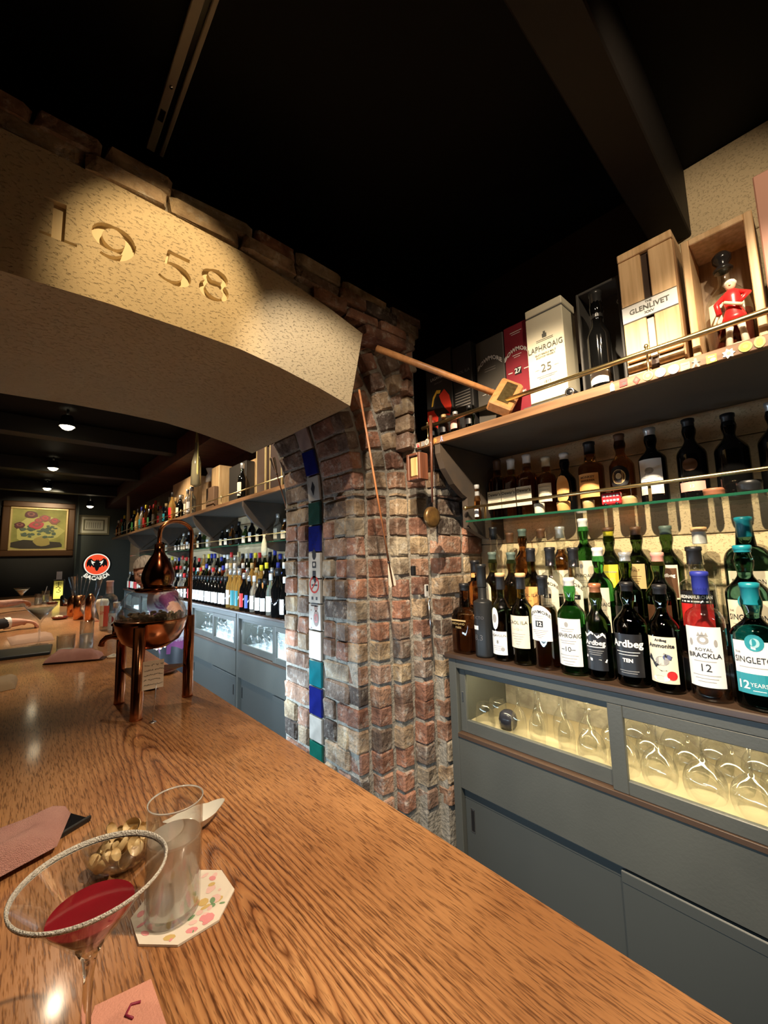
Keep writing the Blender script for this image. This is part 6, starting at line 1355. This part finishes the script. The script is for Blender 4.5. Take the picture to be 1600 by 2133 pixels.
def head(parent, c, yaw, pitch, roll, skin, hair, s=1.0, style='short'):
    """face looks along local -Y"""
    M_ = Matrix.Translation(Vector(c)) @ Euler((pitch, roll, yaw), 'XYZ').to_matrix().to_4x4() @ Matrix.Scale(s, 4)
    m = MB(); n, h = 28, 22; vs = []; fs = []
    for j in range(h+1):
        ph = pi*j/h; zz = -cos(ph)*.118; r = sin(ph)
        for k in range(n):
            a = 2*pi*k/n; x = r*.076*cos(a); y = r*.094*sin(a)
            t_ = (zz+.118)/.236
            if t_ < .45: q_ = .45-t_; x *= 1-.75*q_; y = y*(1-.35*q_)-(.022*q_/.45 if y < 0 else -.0)*1.0
            if y < 0:
                ax2 = abs(x)
                y -= .020*math.exp(-(x/.012)**2-((zz+.012)/.022)**2)          # nose
                y -= .006*math.exp(-(x/.024)**2-((zz+.052)/.007)**2)          # lips
                y -= .008*math.exp(-(x/.022)**2-((zz+.095)/.018)**2)          # chin
                y += .009*math.exp(-((ax2-.030)/.015)**2-((zz-.010)/.012)**2) # eye sockets
                y -= .004*math.exp(-((ax2-.028)/.022)**2-((zz-.032)/.010)**2) # brow
                y -= .004*math.exp(-((ax2-.042)/.016)**2-((zz+.025)/.020)**2) # cheek
            vs.append((x, y, zz))
    for j in range(h):
        for k in range(n): a = j*n+k; b_ = j*n+(k+1) % n; fs.append((a, b_, b_+n, a+n))
    m.add(vs, fs, 0, True, M_)
    for sx in (-1, 1): m.sph((sx*.076, .010, -.005), .018, 10, 0, .35, .8, 1.5, M=M_)
    m.tube([M_ @ Vector((0, .015, -.07)), M_ @ Vector((0, .03, -.16))], .048*s, 14, 0)
    ho = m.build('head', skin, parent)
    for sx in (-1, 1):
        MB().sph((sx*.030, -.0755, .010), .0115, 12, 0, M=M_).build('eye', pcol('eye_white', (.7, .68, .64), .15), ho); MB().sph((sx*.030, -.0845, .009), .0045, 8, 0, M=M_).build('iris', BLACK, ho)
        MB().tube([M_ @ Vector((sx*.016, -.090, .028)), M_ @ Vector((sx*.030, -.092, .034)), M_ @ Vector((sx*.046, -.082, .028))], .0022*s, 6).build('eyebrow', hair, ho)
    MB().tube([M_ @ Vector((-.022, -.088, -.053)), M_ @ Vector((0, -.101, -.051)), M_ @ Vector((.022, -.088, -.053))], .0028*s, 6).build('mouth', pcol('lips', (.40, .12, .10)), ho)
    hm = MB(); vs = []; fs = []; rr = random.Random(1)
    for j in range(15):
        for k in range(n):
            a = 2*pi*k/n; lim = .34 if sin(a) < -.35 else (.60 if sin(a) < .25 else .80)
            ph = pi-lim*pi*j/14*1.0; zz = -cos(ph)*.132+.004; r = sin(ph); w_ = 1+.02*sin(9*a+j)
            vs.append((r*.088*cos(a)*w_, r*.108*sin(a)*w_+.004, zz))
    for j in range(14):
        for k in range(n): a = j*n+k; b_ = j*n+(k+1) % n; fs.append((a, b_, b_+n, a+n))
    hm.add(vs, fs, 0, True, M_); hm.build('hair', hair, parent)
    return ho
# bartender behind the counter, leaning forward and looking down to her left
bt = thing('person', 'grey-haired person in purple and white top leaning behind the still', 'person', (.98, 3.30, -1.45))
def B_(x, y, z): return (x-.98, y-3.30, z+1.45)
N1 = [(B_(.90, 3.38, -.58), (.125, .10)), (B_(.87, 3.33, -.42), (.118, .09)), (B_(.81, 3.25, -.28), (.135, .085)), (B_(.75, 3.19, -.215), (.085, .065)), (B_(.715, 3.15, -.175), .045),
      (B_(.77, 3.07, -.24), .050), (B_(.80, 2.88, -.34), .042), (B_(.70, 2.70, -.43), .030), (B_(.80, 3.40, -.24), .052), (B_(.80, 3.50, -.37), .042), (B_(.755, 3.41, -.425), .030),
      (B_(.91, 3.31, -.72), .080), (B_(.92, 3.30, -1.05), .060), (B_(.94, 3.31, -1.38), .040), (B_(.91, 3.45, -.72), .080), (B_(.92, 3.46, -1.05), .060), (B_(.94, 3.47, -1.38), .040), (B_(.85, 3.29, -1.42), .036), (B_(.86, 3.47, -1.42), .036)]
E1 = [(0, 1), (1, 2), (2, 3), (3, 4), (3, 5), (5, 6), (6, 7), (3, 8), (8, 9), (9, 10), (0, 11), (11, 12), (12, 13), (0, 14), (14, 15), (15, 16), (13, 17), (16, 18)]
hand_nodes(N1, E1, 7, B_(.70, 2.70, -.43), (-.6, -.8, -.15), (.8, -.6, 0), (0, 0, 1), .35)
hand_nodes(N1, E1, 10, B_(.755, 3.41, -.425), (-1, -.15, -.05), (-.15, 1, 0), (0, 0, 1), .35)
body = skin_mesh('body', N1, E1, [SHIRT, SKIN, pcol('trousers', (.03, .03, .035))], bt)
for p in body.data.polygons:
    c = p.center+Vector((.98, 3.30, -1.45)); p.material_index = 0
    if c.z < -.62: p.material_index = 2
    elif c.y < 2.96 or (c.x < .78 and c.y > 3.36 and c.z < -.33) or (c.x < .735 and c.z > -.205): p.material_index = 1
head(bt, B_(.650, 3.10, -.055), radians(-62), radians(20), radians(0), SKIN, HAIRM, .86)
# guests on the left: bodies just outside the picture, hands on the counter
def guest(px, py, wrist, elbow, label, shirt, fdir, sleeve_to=.6, wrist2=None):
    t = thing('person', label, 'person', (px, py, -1.45)); o = Vector((px, py, -1.45))
    def q_(x, y, z): return tuple(Vector((x, y, z))-o)
    N2 = [(q_(px, py, -.62), (.15, .12)), (q_(px+.02, py, -.40), (.145, .11)), (q_(px+.03, py, -.18), (.165, .10)), (q_(px+.03, py, -.04), (.09, .07)), (q_(px+.04, py, .03), .05),
          (q_(px+.03, py-.17, -.09), .06), (q_(*elbow), .055), (q_(*wrist), (.036, .030)), (q_(px+.03, py+.17, -.09), .06), (q_(px+.10, py+.24, -.35), .045), (q_(*(wrist2 or (px+.28, py+.20, -.41))), .028),
          (q_(px+.02, py-.10, -.68), .085), (q_(px+.15, py-.10, -.72), .075), (q_(px+.16, py-.10, -1.30), .045), (q_(px+.02, py+.10, -.68), .085), (q_(px+.15, py+.10, -.72), .075), (q_(px+.16, py+.10, -1.30), .045)]
    E2 = [(0, 1), (1, 2), (2, 3), (3, 4), (3, 5), (5, 6), (6, 7), (3, 8), (8, 9), (9, 10), (0, 11), (11, 12), (12, 13), (0, 14), (14, 15), (15, 16)]
    hand_nodes(N2, E2, 7, q_(*wrist), fdir, (fdir[1], -fdir[0], 0), (0, 0, 1), .9, 1.2); w2 = wrist2 or (px+.28, py+.20, -.41); hand_nodes(N2, E2, 10, q_(*w2), (1, 0, -.05), (0, -1, 0), (0, 0, 1), .6)
    b_ = skin_mesh('body', N2, E2, [shirt, SKIN, pcol('trousers_dark', (.02, .02, .025))], t)
    ev, wv = Vector(elbow), Vector(wrist)
    for p in b_.data.polygons:
        c = p.center+o; d = (c-ev).dot(wv-ev)/(wv-ev).length_squared
        p.material_index = 2 if c.z < -.60 else (1 if (c.x > px+.14 and d > sleeve_to) or c.z > .0 or (c.x > px+.22 and c.y > py+.1) else 0)
    head(t, q_(px+.07, py-.01, .16), radians(60), 0, 0, SKIN, mat('black_hair', (.02, .016, .014), .5), 1.0)
    tag(MB().lathe([(.15, 0), (.15, .03), (.03, .04), (.03, .60), (.17, .62), (.18, .66), (.17, .70)], n=20).build('bar_stool', [mat('stool_leather', (.06, .03, .02), .4)], None, (px, py, -1.45)), 'round bar stool under the %s guest' % ('nearer' if py < 4.5 else 'farther'), 'stool')
    return t
g1 = guest(-.66, 3.95, (.0, 4.03, -.395), (-.34, 3.80, -.385), 'nearer guest at left in black sleeves, hand resting on the counter', mat('black_cloth', (.012, .012, .016), .9), (1, .12, -.02), .90)
MB().tube([(.615, .066, 1.055), (.645, .076, 1.055)], .042, 16, cap=False).build('shirt_cuff', WHITE, g1)
guest(-.66, 5.55, (.0, 5.75, -.36), (-.36, 5.35, -.36), 'farther guest at left with bare forearms reaching over the counter', mat('brown_cloth_shirt', (.10, .06, .05), .9), (1, .55, .02), .05)
